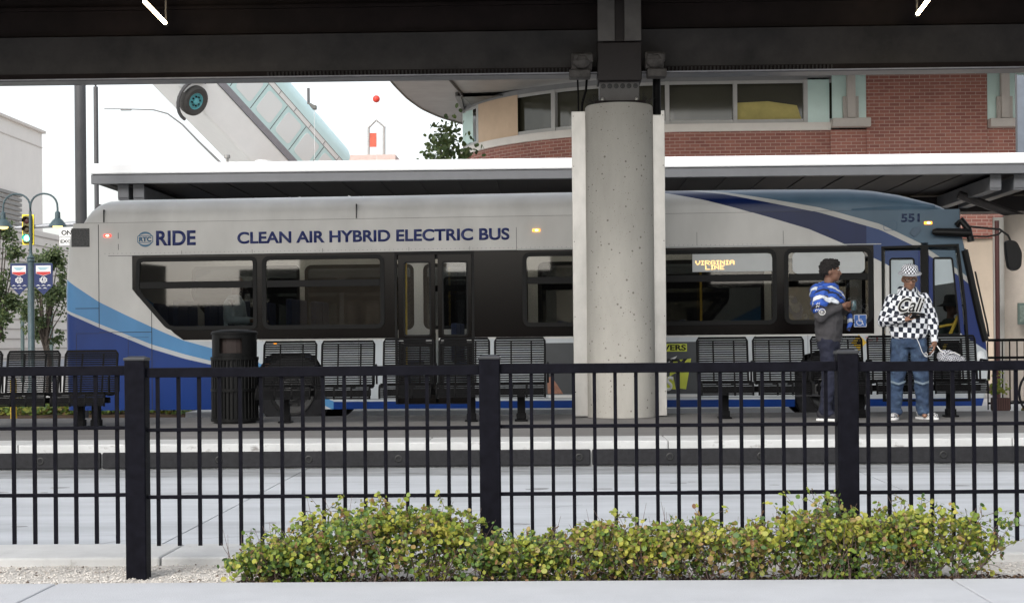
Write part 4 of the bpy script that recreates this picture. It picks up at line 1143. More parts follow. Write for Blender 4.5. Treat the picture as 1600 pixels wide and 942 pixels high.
# ================================================================== FAR STATION CANOPY
YA=24.5
z1=P(800,265.5,YA).z; z0=P(800,280,YA).z; xl_=P(142,272,YA).x
t=empty('far_canopy',(0,0,0),0,'grey flat canopy with a white upper edge standing behind the bus','canopy')
MB().box(xl_,16,YA,YA+.12,z0,z1).build('fascia',mat('fascia_grey',(.15,.155,.165),.5,0,.08,3),t,bevel=.006)
MB().box(xl_+.0,16,YA-.03,YA+.4,z1+.003,z1+.17).build('roof_edge',mat('roof_edge_white',(.85,.86,.86),.5,0,.03,3),t,bevel=.02)
mb=MB(); mb.box(xl_+.02,16,YA+.121,28.6,z0+.02,z1); 
x=xl_+.2
while x<15.8: mb.box(x,x+.04,YA+.13,28.5,z0+.004,z0+.018); x+=.6
mb.build('soffit',mat('soffit_brown',(.012,.009,.009),.7,0,.2,4),t)
for px in (197,221,1551,1588):
    cb=MB(); x=P(px,290,YA+.3).x; cb.box(x-.085,x+.085,YA+.14,28.3,z0-.24,z0-.031); cb.box(x-.085,x+.085,YA-.0+.125,YA+.139,z0-.21,z0)
    cb.build('cross_beam',mat('crossbeam_grey',(.13,.135,.145),.5),t,bevel=.006)
MB().box(xl_,16,28.0,28.6,z0-.3,z0-.032).build('rear_beam',M_deck,t)
# columns of far canopy
def fcol(px,Y,label,r=.38,zt_=None):
    x=P(px,450,Y).x
    t=empty('round_column',(x,Y,.13),0,label,'column','round concrete columns of the far canopy')
    MB().lathe([(r,0),(r,(zt_ or (P(800,346,Y).z+.0))-.13),(0,(zt_ or P(800,346,Y).z)-.129)],(0,0,0),'z',40).build('shaft',mat('beige_column',(.50,.44,.38),.85,0,.1,4),t,smooth=True)
    for sx in (-1,1): MB().box(sx*(r+.06)-.11,sx*(r+.06)+.11,-.02,.03,0.01,(P(800,348,Y).z)-.13).build('cover_plate',M_steel,t)
    for sx in (-1,1): MB().tube([(0,0,P(800,352,Y).z-.13),(sx*1.1,0,z0-.18-.13)],.07,8).build('strut',mat('strut_brown',(.05,.045,.045),.6),t)
fcol(1606,26.0,'beige round column at the right edge beyond the front of the bus')
fcol(255,26.6,'beige round column behind the rear window of the near bus')
fcol(905,26.6,'beige round column hidden behind the middle of the near bus')
a=P(1558,400,25.2).x
o=MB().tube([(a,25.2,.1),(a,25.2,P(1558,345,25.2).z)],.035,12).build('pole',mat('dark_red_pole',(.07,.02,.018),.5),smooth=True); tag(o,'thin dark red pole right of the bus windshield','pole')
a=P(1598,490,25.5)
t=empty('notice_board',(a.x,25.5,a.z),0,'small green grey notice board fixed to the right beige column','sign')
MB().box(-.08,.25,-.02,.02,-.17,.17).build('board',mat('board_green',(.10,.14,.12),.5),t,bevel=.005); MB().box(-.05,.22,-.024,-.0205,-.13,.13).build('board_face',mat('board_face',(.16,.20,.17),.4,0,.4,30),t)
# right fence beyond the bus
YR=23.2
def dfence(pa,pb,Y,zt,label,sp=.105,zlow=.62):
    xa=P(pa,530,Y).x; xb=P(pb,530,Y).x; t=empty('railing',((xa+xb)/2,Y,0),0,label,'fence'); L=(xb-xa)/2
    mb=MB(); mb.box(-L,L,-.02,.02,zt-.04,zt); mb.box(-L,L,-.015,.015,zt-.29,zt-.255); mb.box(-L,L,-.015,.015,.18,.21); mb.build('rail',M_black,t)
    mb=MB(); x=-L
    while x<L: mb.box(x-.008,x+.008,-.008,.008,.1,zt-.041); x+=sp
    mb.build('pickets',M_black,t); return t
dfence(1543,1720,YR,P(1572,529,YR).z,'low black railing beyond the front of the bus at the right edge')

# ================================================================== BRICK BUILDING (right)
def brickmat(name='red_brick'):
    m=bpy.data.materials.new(name); m.use_nodes=True; nt=m.node_tree; b=nt.nodes['Principled BSDF']; b.inputs['Roughness'].default_value=.9
    uv=nt.nodes.new('ShaderNodeUVMap'); uv.uv_map='UVMap'
    br=nt.nodes.new('ShaderNodeTexBrick'); br.inputs['Color1'].default_value=(.33,.135,.105,1); br.inputs['Color2'].default_value=(.235,.092,.076,1); br.inputs['Mortar'].default_value=(.42,.31,.26,1)
    br.inputs['Scale'].default_value=1; br.inputs['Brick Width'].default_value=.25; br.inputs['Row Height'].default_value=.085; br.inputs['Mortar Size'].default_value=.008; br.inputs['Bias'].default_value=-.1
    nt.links.new(uv.outputs[0],br.inputs[0])
    nz=nt.nodes.new('ShaderNodeTexNoise'); nz.inputs['Scale'].default_value=.9; nz.inputs['Detail'].default_value=6; nt.links.new(uv.outputs[0],nz.inputs[0])
    mr=nt.nodes.new('ShaderNodeMapRange'); mr.inputs[3].default_value=.75; mr.inputs[4].default_value=1.2; nt.links.new(nz.outputs[0],mr.inputs[0])
    mx=nt.nodes.new('ShaderNodeMix'); mx.data_type='RGBA'; mx.blend_type='MULTIPLY'; mx.inputs[0].default_value=1; nt.links.new(br.outputs[0],mx.inputs[6]); nt.links.new(mr.outputs[0],mx.inputs[7]); nt.links.new(mx.outputs[2],b.inputs['Base Color'])
    bp=nt.nodes.new('ShaderNodeBump'); bp.inputs['Strength'].default_value=.5; bp.inputs['Distance'].default_value=.01; nt.links.new(br.outputs[1],bp.inputs['Height']); bp.invert=True; nt.links.new(bp.outputs[0],b.inputs['Normal'])
    return m
M_brick=brickmat()
YW=40.0; SW=S(YW)
def zY(py,px=1200,Y=YW): return P(px,py,Y).z
def xY(px,Y=YW): return P(px,200,Y).x
# outline of the wall in plan: curved corner then flat
CXc,CYc,RR=3.5,46.0,6.0
plan=[]
for i in range(25):
    a=R(178+ (270-178)*i/24); plan.append((CXc+RR*math.cos(a),CYc+RR*math.sin(a)))
plan=[(plan[0][0],plan[0][1]+9)]+plan+[(18.0,YW)]
def wallstrip(name,z0,z1,m,parent,off=0,i0=0,i1=None,uvs=True,thick=0):
    pts=plan[i0:i1]; me=bpy.data.meshes.new(name); v=[];f=[];acc=0;us=[]
    for i,p in enumerate(pts):
        if i: acc+=(Vector(p)-Vector(pts[i-1])).length
        q0=Vector(pts[max(0,i-1)]); q1=Vector(pts[min(len(pts)-1,i+1)]); tt=(q1-q0).normalized(); n=Vector((tt.y,-tt.x))
        pp=Vector(p)+n*off; v += [(pp.x,pp.y,z0),(pp.x,pp.y,z1)]; us.append(acc)
    for i in range(len(pts)-1): f.append((2*i,2*i+2,2*i+3,2*i+1))
    me.from_pydata(v,[],f); me.materials.append(m); uvl=me.uv_layers.new(name='UVMap')
    for p in me.polygons:
        for li in p.loop_indices:
            vi=me.loops[li].vertex_index; uvl.data[li].uv=(us[vi//2],v[vi][2])
    me.update(); o=bpy.data.objects.new(name,me); C.objects.link(o); o.parent=parent
    if thick: q=o.modifiers.new('s','SOLIDIFY'); q.thickness=thick; q.offset=-1
    return o
zs1=zY(195,1040); zs0=zY(207,1040); zh=zY(128,1040)
bb=empty('brick_building',(0,0,0),0,'red brick building with a curved corner, ribbon windows and a wide round roof overhang','building')
wallstrip('wall',3.6,zs0,M_brick,bb)
wallstrip('ground_floor_wall',0,3.6,mat('beige_stucco',(.46,.38,.30),.9,0,.08,1.5),bb,.01)
wallstrip('sill_band',zs0,zs1,mat('sill_stone',(.68,.65,.61),.8,0,.05,3),bb,.10,thick=.2)
M_frm=mat('window_frame_grey',(.46,.46,.45),.5,0,.05,4)
wallstrip('head_band',zh,7.72,mat('head_panel',(.25,.255,.26),.6,0,.06,2),bb,.02)
# glazing set back, with frames
M_wg=bpy.data.materials.new('office_glass'); M_wg.use_nodes=True
_b=M_wg.node_tree.nodes['Principled BSDF']; _b.inputs['Base Color'].default_value=(.05,.05,.035,1); _b.inputs['Roughness'].default_value=.08; _b.inputs['Specular IOR Level'].default_value=.6
wallstrip('glazing',zs1,zh,M_wg,bb,-.10,1)
def mull(i_or_x,w_=.10,m=M_frm,dep=.12,flat=True,z0=None,z1=None):
    if flat:
        x=i_or_x; return MB().box(x-w_/2,x+w_/2,YW-.03,YW+dep,z0 or zs1,z1 or zh).build('mullion',m,bb)
    p=Vector(plan[i_or_x]); n=(p-Vector((CXc,CYc))).normalized(); tt=Vector((-n.y,n.x)); mb=MB()
    c=[p+n*.03-tt*w_/2,p+n*.03+tt*w_/2,p-n*.14+tt*w_/2,p-n*.14-tt*w_/2]
    b=len(mb.v); mb.v += [(q.x,q.y,zs1) for q in c]+[(q.x,q.y,zh) for q in c]
    for f in ((0,1,5,4),(1,2,6,5),(2,3,7,6),(3,0,4,7)): mb.f.append(f); mb.mi.append(0)
    return mb.build('mullion',m,bb)
for i in (4,8): mull(i,.14,flat=False)
mull(16,.12,flat=False); mull(20,.10,flat=False)
for px in (1043,1149,1259): mull(xY(px))
wallstrip('window_head',zh-.08,zh+.001,M_frm,bb,.005,1); wallstrip('window_sill',zs1,zs1+.10,M_frm,bb,.005,1)
# tan solid pier between curved windows
p0=10
pier=MB(); 
for i in range(8,13):
    a=Vector(plan[i]); c=Vector(plan[i+1]); na=(a-Vector((CXc,CYc))).normalized()*.025; nc=(c-Vector((CXc,CYc))).normalized()*.025
    pier.quad((a.x+na.x,a.y+na.y,zs1),(c.x+nc.x,c.y+nc.y,zs1),(c.x+nc.x,c.y+nc.y,zh),(a.x+na.x,a.y+na.y,zh))
pier.build('tan_pier',mat('tan_panel',(.60,.45,.32),.8,0,.05,3),bb)
# blinds/teal curtain in corner window, yellowish interior shapes
M_tealg=mat('teal_glass',(.56,.74,.70),.18,0,.06,2)
for i in (5,6): 
    a=Vector(plan[i]); c=Vector(plan[i+1]); MB().quad((a.x-.08,a.y+.09-.2,zs1+.1),(c.x,c.y-.02,zs1+.1),(c.x,c.y-.02,zh-.08),(a.x-.08,a.y+.09-.2,zh-.08)).build('curtain',M_tealg,bb)
# flat facade features
x0,x1=xY(1262),xY(1296); MB().box(x0,x1,YW-.02,YW+.05,zs1-.02,zY(122,1280)).build('teal_panel',M_tealg,bb)
x0,x1=xY(1299),xY(1352); MB().box(x0,x1,YW-.14,YW-.08,zY(188,1325),7.715).build('teal_panel',M_tealg,bb)
M_pier=mat('pier_concrete',(.48,.45,.42),.85,0,.06,4)
def pierc(px,pw,y0):
    x=xY(px); MB().box(x-.10,x+.10,YW-.34,YW-.15,zY(y0,px),7.71).build('pier',M_pier,bb,bevel=.01)
    MB().box(x-.19,x+.19,YW-.26,YW-.145,zY(y0,px),zY(y0-34,px)).build('pier_base',M_pier,bb,bevel=.01)
pierc(1327,.2,187)
pierc(1566,.2,187)
x0,x1=xY(1297),xY(1356); MB().box(x0,x1,YW-.42,YW+.02,zY(201,1325),zY(188,1325)).build('ledge',M_pier,bb,bevel=.01)
x0,x1=xY(1541),xY(1600); MB().box(x0,x1,YW-.12,YW-.08,zY(188,1570),7.715).build('teal_panel',M_tealg,bb); MB().box(x0,x1,YW-.42,YW+.02,zY(201,1570),zY(188,1570)).build('ledge',M_pier,bb,bevel=.01)
def bwall(name,x0,x1,y,z0,z1):
    me=bpy.data.meshes.new(name); me.from_pydata([(x0,y,z0),(x1,y,z0),(x1,y,z1),(x0,y,z1),(x0,y+.6,z0),(x0,y+.6,z1),(x1,y+.6,z0),(x1,y+.6,z1)],[],[(0,1,2,3),(4,0,3,5),(1,6,7,2)]); me.materials.append(M_brick); u=me.uv_layers.new(name='UVMap')
    for p in me.polygons:
        for li in p.loop_indices:
            c=me.vertices[me.loops[li].vertex_index].co; u.data[li].uv=(c.x+c.y,c.z)
    o=bpy.data.objects.new(name,me); C.objects.link(o); o.parent=bb
bwall('wall_panel',xY(1352),xY(1540),YW-.16,3.6,7.715)
bwall('wall_panel',xY(1600),xY(1800),YW-.16,3.6,7.715)
bwall('wall_panel',xY(1297),xY(1354),YW-.10,3.6,zY(201,1325))
bwall('wall_panel',xY(1541),xY(1600),YW-.10,3.6,zY(201,1570))
# round overhang
ZR=7.75
rim=[(-4.1,34.0)]+[tuple(p) for p in rpoly([(-4.06,37),(-3.98,40.5),(-3.84,43),(-3.6,45.0),(-3.2,46.7),(-2.3,49.0),(-1.0,50.8),(1,52.2),(5,53)],.5,3)]+[(19,53),(19,34.0)]
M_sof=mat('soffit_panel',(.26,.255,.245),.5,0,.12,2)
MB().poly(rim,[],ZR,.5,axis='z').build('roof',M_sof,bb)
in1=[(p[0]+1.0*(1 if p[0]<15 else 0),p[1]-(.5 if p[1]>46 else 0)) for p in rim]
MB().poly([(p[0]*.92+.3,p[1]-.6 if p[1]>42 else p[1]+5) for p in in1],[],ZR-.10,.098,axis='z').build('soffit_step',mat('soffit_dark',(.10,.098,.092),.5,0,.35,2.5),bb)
mb=MB(); 
for i in range(len(rim)-2):
    a,c=rim[i],rim[i+1]
    if a[0]<3: mb.quad((a[0]-.01,a[1],ZR-.05),(c[0]-.01,c[1],ZR-.05),(c[0]-.01,c[1],ZR+.5),(a[0]-.01,a[1],ZR+.5))
mb.build('roof_rim',mat('rim_metal',(.48,.47,.42),.35,.3),bb)
# yellow panel coloured as the lit interior behind the ribbon windows
mb=MB(); x0,x1=xY(1150),xY(1254); mb.poly([(x0,zY(188)),(x1,zY(189)),(xY(1246),zY(165)),(xY(1200),zY(158)),(x0,zY(160))],[],YW+.06,.01)
mb.build('lit_interior_panel',mat('lit_interior_panel',(.46,.40,.14),.8,0,.15,3),bb)

# ================================================================== TREES
M_tl=leafmat('tree_leaf',[(.045,.07,.03),(.06,.10,.035),(.09,.13,.045),(.12,.155,.055),(.06,.09,.04)])
M_bark=mat('bark',(.07,.055,.045),.9,0,.3,12,.4,40)
def tree(x,y,h,trunk_h,cr_,seed,label,n=2600,ls=.055,shape=1.0,spiky=0):
    rnd=random.Random(seed); random.seed(seed)
    t=empty('tree',(x,y,0),0,label,'tree','small street trees')
    tr=MB(); pts=[(0,0,0),(rnd.uniform(-.05,.05),0,trunk_h*.6),(rnd.uniform(-.08,.08),0,trunk_h)]
    tr.tube(pts,[.07,.055,.05],8)
    cl=[]
    for i in range(24):
        a=rnd.uniform(0,6.28); f=rnd.uniform(-.05,1); rr=cr_*rnd.uniform(.3,.95)*(math.sin(min(1,f*.75+.2)*3.0)*.6+.4)
        z=trunk_h+(h-trunk_h)*f; e=Vector((rr*math.cos(a),rr*math.sin(a),z)); s=Vector(pts[2])-Vector((0,0,rnd.uniform(0,.3)*trunk_h))
        tr.tube([s,s.lerp(e,.5)+Vector((0,0,.15)),e],[.028,.018,.008],5); cl.append(e)
        if spiky: cl.append(e+Vector((0,0,rnd.uniform(.1,.5))))
    lf=MB()
    for i in range(n):
        c=rnd.choice(cl); sc=.30*cr_
        p=c+Vector((rnd.gauss(0,sc*.62),rnd.gauss(0,sc*.62),rnd.gauss(0,sc*.62*(1.4 if spiky else 1))))
        if noise.noise(p*3.1+Vector((seed,0,0)))<-.18: continue
        leaf(lf,p,Vector((rnd.gauss(0,.7),rnd.gauss(-.2,.7),rnd.gauss(.4,.5))),ls*rnd.uniform(.6,1.2),0)
    tr.build('trunk',M_bark,t,smooth=True); lf.build('crown',M_tl,t)
tree(P(-6,500,35).x,35,P(14,352,35).z+.1,1.3,.52,21,'dark green street tree at the left edge of the photo',7000,.036)
tree(P(74,500,37).x,37,P(72,402,37).z,1.35,.58,22,'smaller dark green street tree between the lamp post and the rear of the bus',6000,.034)
tree(P(702,230,39).x,39,P(702,222,39).z,3.4,.85,23,'leafy tree top rising behind the canopy left of the brick building',2200,.06,spiky=1)

# low planting
def cover(x0,x1,y0,y1,h,label,seed,n):
    rnd=random.Random(seed); random.seed(seed); mb=MB()
    for i in range(n):
        x=rnd.uniform(x0,x1); y=rnd.uniform(y0,y1); z=h*(.5+.5*noise.noise(Vector((x*2.5,y*2,seed))))*rnd.random()**.5+.04
        leaf(mb,Vector((x,y,z)),Vector((rnd.gauss(0,.5),rnd.gauss(-.3,.5),.7)),rnd.uniform(.02,.045),0 if rnd.random()<.55 else (1 if rnd.random()<.7 else 2))
    o=mb.build('ground_cover',[M_leaf,M_leafd,M_leafr]); tag(o,label,'ground cover',kind='stuff')
cover(-11,-5.75,25.0,27.4,.30,'low yellow green planting behind the left end of the platform',31,11000)
cover(6.7,9.6,22.4,23.0,.24,'low green planting behind the right end of the platform',32,4000)
o=MB().box(6.6,14,22.2,23.0,-.1,.03).build('planting_bed',MATS['soil']); tag(o,kind='structure')
# planter and plant on the right
a=P(1566,614,22.6)
t=empty('planter_box',(a.x,22.7,.03),0,'small dark wooden planter box beyond the bus front','planter')
mb=MB(); mb.box(-.11,.11,-.1,.1,.08,.26); 
for sx in (-.09,.09): mb.box(sx-.015,sx+.015,-.09,.09,0,.08)
mb.build('box',mat('planter_wood',(.07,.035,.03),.8,0,.3,8),t,bevel=.006)
mb=MB()
for k in range(7): mb.box(-.11+k*.033,-.095+k*.033,-.106,-.1005,.10,.25)
mb.build('boards',mat('planter_board',(.12,.06,.05),.8),t)
t=empty('plant',(a.x-.05,22.7,.29),0,'yellow green leafy plant growing above the wooden planter box','plant')
mb=MB(); random.seed(5)
for i in range(160): leaf(mb,Vector((random.gauss(0,.07),random.gauss(0,.05),.05+abs(random.gauss(0,.12)))),Vector((random.gauss(0,.6),-.4,.5)),.022,0)
mb.build('foliage',[M_leaf],t); MB().tube([(0,0,-.03),(0,0,.2)],.006,5).build('stem',M_twig,t)
# bicycle at the right edge
def bicycle(x,y,label):
    t=empty('bicycle',(x,y,.05),R(20),label,'bicycle')
    for cx in (0,1.0):
        w_=empty('wheel',(cx,0,.33)); w_.parent=t
        m=MB(); m.tube([(.31*math.cos(k*.2618),0,.31*math.sin(k*.2618)) for k in range(24)],.018,6,closed=True); m.build('tyre',M_rubber,w_)
        m=MB(); 
        for k in range(12): m.tube([(0,0,0),(.30*math.cos(k*.5236),0,.30*math.sin(k*.5236))],.002,3)
        m.tube([(0,-.04,0),(0,.04,0)],.02,8); m.build('spokes',M_steel,w_)
    m=MB(); A=(0,0,.33);Bk=(.45,0,.30);Cc=(.33,0,.75);D=(.85,0,.78);E=(1.0,0,.33);G=(.83,0,.88)
    for p,q in ((A,Bk),(A,Cc),(Bk,Cc),(Cc,D),(Bk,D),(D,E),(D,G)): m.tube([p,q],.016,8)
    m.build('frame',mat('bike_frame',(.02,.02,.025),.35),t)
    m=MB(); m.tube([(.83,-.28,.93),(.80,-.1,.92),(.83,0,.88),(.80,.1,.92),(.83,.28,.93)],.012,6); m.build('handlebar',M_dark,t)
    m=MB(); m.ell((.30,0,.84),(.13,.06,.03),10,6); m.tube([(.33,0,.75),(.31,0,.83)],.012,6); m.build('saddle',M_dark,t)
bicycle(P(1586,600,22.8).x+.1,22.05,'black bicycle parked beyond the railing at the right edge')
# yellow bollard far left
a=P(14,600,24).x
o=MB().lathe([(.05,0),(.05,.62),(.03,.66),(0,.67)],(a,24.2,-.0),'z',14).build('bollard',M_yel,smooth=True); tag(o,'thin yellow bollard seen through the left bench','bollard')

# ================================================================== LEFT BACKGROUND
M_bw=mat('pale_stucco',(.74,.70,.66),.9,0,.03,1)
t=empty('pale_building',(0,0,0),0,'tall plain cream building at the left edge with a louvred vent and lower striped wing','building')
MB().box(-46,-30.7,60,96,0,14).build('wall',M_bw,t); MB().box(-46.2,-30.5,59.8,96.2,14,14.15).build('parapet',mat('parapet',(.62,.57,.52),.8),t); MB().box(-30.69,-30.66,60,96,13.1,13.16).build('wall_joint',mat('joint_line',(.55,.50,.46),.9),t)
lv=MB(); z=P(15,338,90).z; 
for k in range(9): lv.box(-30.69,-30.55,84.6,91.8,z-1.0+k*.28,z-1.0+k*.28+.17)
lv.build('louvre',mat('louvre_grey',(.22,.21,.20),.6),t)
wg=MB(); wg.box(-30.6,-24.2,52,112,0,6.6); wg.build('wing',mat('wing_stucco',(.62,.58,.54),.9,0,.04,.6),t)
ln=MB(); z=.6
while z<6.5: ln.box(-24.2,-24.16,52,112,z,z+.035); z+=.44
ln.build('wing_joints',mat('wing_joint',(.30,.27,.25),.9),t)
MB().box(-24.19,-24.0,52,112,0,.5).build('plinth',mat('plinth_grey',(.42,.43,.46),.8),t)
for px in (35,80):
    a=P(px,500,50); o=MB().tube([(a.x,50,0),(a.x,50,P(px,487,50).z)],.06,8).build('bollard_post',mat('green_grey_post',(.05,.08,.08),.5)); tag(o,'slim dark green post %s before the striped wing'%('left of the lamp post' if px<48 else 'right of the lamp post'),'post','slim green posts')

# street lamp with twin arms
M_lp=mat('lamp_teal',(.045,.075,.085),.45,0,.2,10)
YL=32; ax=P(48,400,YL).x
t=empty('street_lamp',(ax,YL,0),0,'teal street lamp with two arched arms and bell shades at the left','street lamp')
zt_=P(48,330,YL).z; zc=P(48,405,YL).z
MB().tube([(0,0,0),(0,0,.25),(0,0,.3),(0,0,zc),(0,0,zc+.01),(0,0,zt_)],[.10,.10,.07,.065,.032,.028],12).build('pole',M_lp,t,smooth=True)
MB().lathe([(.06,-.08),(.085,-.03),(.07,0),(.085,.03),(.05,.06),(.03,.12)],(0,0,zc),'z',14).build('collar',M_lp,t,smooth=True)
ztop_=P(48,303,YL).z; rr=.27
for sx in (-1,1):
    xe=(P(90,330,YL).x-ax)*sx; arcp=[]
    for k in range(13):
        a=math.pi*k/12; arcp.append((sx*(abs(xe)/2-abs(xe)/2*math.cos(a)),0,ztop_-.30+.30*math.sin(a)**.8))
    arcp=[(0,0,zt_-.02)]+arcp[0:]+[(sx*abs(xe),0,ztop_-.40)]
    MB().tube(arcp,.02,8).build('arm',M_lp,t,smooth=True)
    zb_=P(90,358,YL).z; zh_=ztop_-.38
    sh=MB(); X=sx*abs(xe)
    sh.lathe([(.02,zh_+.03),(.05,zh_),(.055,zh_-.12),(.10,zh_-.16),(.16,zh_-.24),(.185,zb_+.06),(.19,zb_+.05),(.17,zb_+.06)],(X,0,0),'z',20)
    s=sh.build('shade',M_lp,t,smooth=True)
    MB().ell((X,0,zb_+.05),(.10,.10,.045),14,8).build('lens',mat('lamp_lens',(1,.72,.22),.4,0,0,emit=1.5 if sx>0 else 1.5),s,smooth=True)
MB().box(-.42,.42,-.015,.015,P(48,413,YL).z-.0,P(48,413,YL).z+.03).build('banner_arm',M_lp,t)
# banners
M_bn=mat('banner_navy',(.012,.022,.09),.7,0,.1,10)
def banner(pa,pb,label):
    xa=P(pa,420,YL).x; xb=P(pb,420,YL).x; zt_=P(60,412,YL).z; zb_=P(60,447,YL).z; zk=P(60,461,YL).z; cx=(xa+xb)/2; w_=(xb-xa)/2
    t=empty('banner',(cx,YL-.03,zt_),0,label,'banner','pair of navy banners on the street lamp')
    H=zt_-zb_
    MB().poly([(-w_,0),(w_,0),(w_,-H),(0,-(zt_-zk)),(-w_,-H)],[],0,.008).build('cloth',M_bn,t)
    MB().poly([(-w_*.8,-.04),(w_*.8,-.04),(w_*.8,-.20),(0,-.25),(-w_*.8,-.20)],[],-.006,.004).build('white_shield',M_white,t)
    MB().poly([(-w_*.75,-.165),(w_*.75,-.165),(w_*.75,-.20),(0,-.24),(-w_*.75,-.20)],[],-.010,.003).build('red_stripe',M_red,t)
    m=MB(); 
    for k in range(3): m.box(-w_*.6+k*.02,w_*.6-k*.03,-.010,-.0065,-.085-k*.02,-.075-k*.02)
    m.build('print_lines',mat('print_cyan',(.10,.35,.45),.6,0,0),t)
    q=[(.075*math.cos(k*.3927)*(1.15 if k%2 else .9),-.33+.06*math.sin(k*.3927)*(1.15 if k%2 else .9)) for k in range(16)]
    m=MB(); m.poly(q,[inset(q,.014)],-.006,.003); m.build('emblem_ring',M_white,t)
    text('emblem_letters','US',M_white,t,(0,-.008,-.33),width=.09,height=.07,bold=.03)
    m=MB()
    for r_ in range(2):
        for k in range(3): 
            x=-.11+k*.11+.03*r_; z_=-.45-.055*r_
            if abs(x)>w_*.75-.05*r_: continue
            m.poly([(x-.05,z_),(x,z_+.025),(x+.05,z_),(x,z_+.008)],[],-.006,.003)
    m.build('wave_print',M_white,t)
banner(17,44,'navy pennant banner on the left side of the teal lamp post')
banner(54,83,'navy pennant banner on the right side of the teal lamp post')
# traffic light
YT_=44
t=empty('traffic_light',(P(44,360,YT_).x,YT_,P(44,359,YT_).z),0,'yellow edged traffic light showing green on a mast arm at the left','traffic light')
hw=.165; hh=.42
MB().box(-hw,hw,0,.03,-hh,hh).build('backplate',mat('backplate_black',(.02,.02,.018),.6),t)
q=[(-hw,-hh),(hw,-hh),(hw,hh),(-hw,hh)]; MB().poly(q,[inset(q,.035)],-.006,.005).build('yellow_border',mat('signal_yellow',(.85,.68,.02),.5,0,0),t)
MB().box(-.11,.11,-.12,-.002,-.36,.36).build('housing',mat('signal_housing',(.10,.085,.02),.5),t,bevel=.01)
for k,(c,e) in enumerate((((.06,.012,.012),0),((.06,.04,.012),0),((.10,1,.62),6))):
    z=.24-.24*k; m=mat('signal_lens_%d'%k,c,.4,0,0,emit=e); MB().ell((0,-.125,z),(.085,.03,.085),16,8).build('lens',m,t,smooth=True)
    v=MB(); v.lathe([(.10,-.25),(.10,-.12)],(0,0,z),'y',18); v.f=v.f[:10]; v.mi=v.mi[:10]; v.build('visor',M_dark,t)
tb=empty('signal_mast',(P(190,360,YT_).x,YT_+.1,0),0,'long grey mast arm carrying the traffic light','mast')
z=P(60,352,YT_).z
MB().tube([(0,0,0),(0,0,z+.5)],.11,12).build('pole',mat('mast_grey',(.28,.29,.31),.45,.4),tb,smooth=True)
MB().tube([(0,0,z+.1),(P(22,352,YT_).x-P(190,360,YT_).x,0,z-.06)],[.09,.05],10).build('arm',MATS['mast_grey'],tb,smooth=True)
ts=empty('regulatory_sign',(P(111,370,YT_).x,YT_-.05,P(105,370,YT_).z),0,'white two line traffic sign on the mast arm, half hidden by the bus','sign')
MB().box(-.31,.31,0,.02,-.24,.24).build('sign_plate',M_white,ts)
text('lettering','ONLY',M_dark,ts,(.0,-.006,.11),width=.50,height=.13,bold=.02)
text('lettering','EXCEPT',M_dark,ts,(.0,-.006,-.13),width=.56,height=.09,bold=.02)
MB().box(-.31,.31,-.004,-.001,-.022,-.01).build('rule',M_dark,ts)
# tall poles
a=P(113.5,250,23.2).x
t=empty('steel_pole',(a,23.6,0),0,'thick dark grey pole rising beside the rear of the bus','pole')
M_pg=mat('pole_grey',(.07,.07,.073),.5,0,.1,4)
MB().tube([(0,0,0),(0,0,6.5)],.083,18).build('shaft',M_pg,t,smooth=True)
t=empty('slim_pole',(P(150.5,250,31.2).x,31.2,0),0,'slim dark grey pole left of the canopy end','pole'); z=P(150,136,31.2).z
MB().tube([(0,0,0),(0,0,z)],.045,14).build('shaft',M_pg,t,smooth=True)
MB().tube([(0,0,z),(0,0,z+.04),(-.06,0,z+.06),(-.42,0,z+.05)],[.02,.02,.02,.03],8).build('head_arm',M_dark,t,smooth=True)
MB().box(-.06,.06,-.06,.06,P(150,282,31.2).z,P(150,276,31.2).z).build('clamp',M_steel,t)
# curved street lamp arm
YQ=50
t=empty('curved_lamp',(P(346,256,YQ).x,YQ,0),0,'thin curved lamp arm arching across the pale sky','street lamp'); x0=P(346,256,YQ).x
pp=[(163,170.5),(190,170.5),(240,172),(262,178),(285,195),(310,221),(346,256)]
pts=[(P(a,b,YQ).x-x0,0,P(a,b,YQ).z) for a,b in pp]
MB().tube(pts+[(0.4,0,pts[-1][2]-.6),(.4,0,0)],[.015,.016,.022,.026,.03,.034,.04,.05,.06],8).build('arm',mat('arm_grey',(.16,.16,.16),.5),t,smooth=True)
MB().box(pts[1][0]-.02,pts[1][0]+.3,-.06,.06,pts[1][2]-.05,pts[1][2]-.005).build('lamp_head',MATS['arm_grey'],t)
o=MB().lathe([(.025,0),(.025,.10),(.05,.10),(.05,.15),(0,.16)],(P(355,250,26).x,26,P(355,257,26).z),'z',12).build('roof_vent_pipe',M_steel); tag(o,'tiny vent pipe on top of the far canopy','vent')
# camera on a thin pale pole
YK=26.2; a=P(482,150,YK)
t=empty('security_camera',(a.x,YK,0),0,'small dark angled camera bracket against the white sky','camera')
MB().box(-.02,.02,-.02,.02,P(482,163,YK).z,P(482,138,YK).z).build('stalk',M_pg,t)
zc_=P(482,167,YK).z; MB().poly([(-.015,zc_+.06),(.03,zc_+.06),(.10,zc_+.02),(.13,zc_+.02),(.13,zc_-.05),(.07,zc_-.05)],[],-.05,.1).build('camera_body',mat('cam_body',(.12,.12,.11),.5),t,bevel=.01)
MB().box(.09,.096,-.003,.003,P(482,262,YK).z,zc_-.04).build('thin_pole',M_white,t)
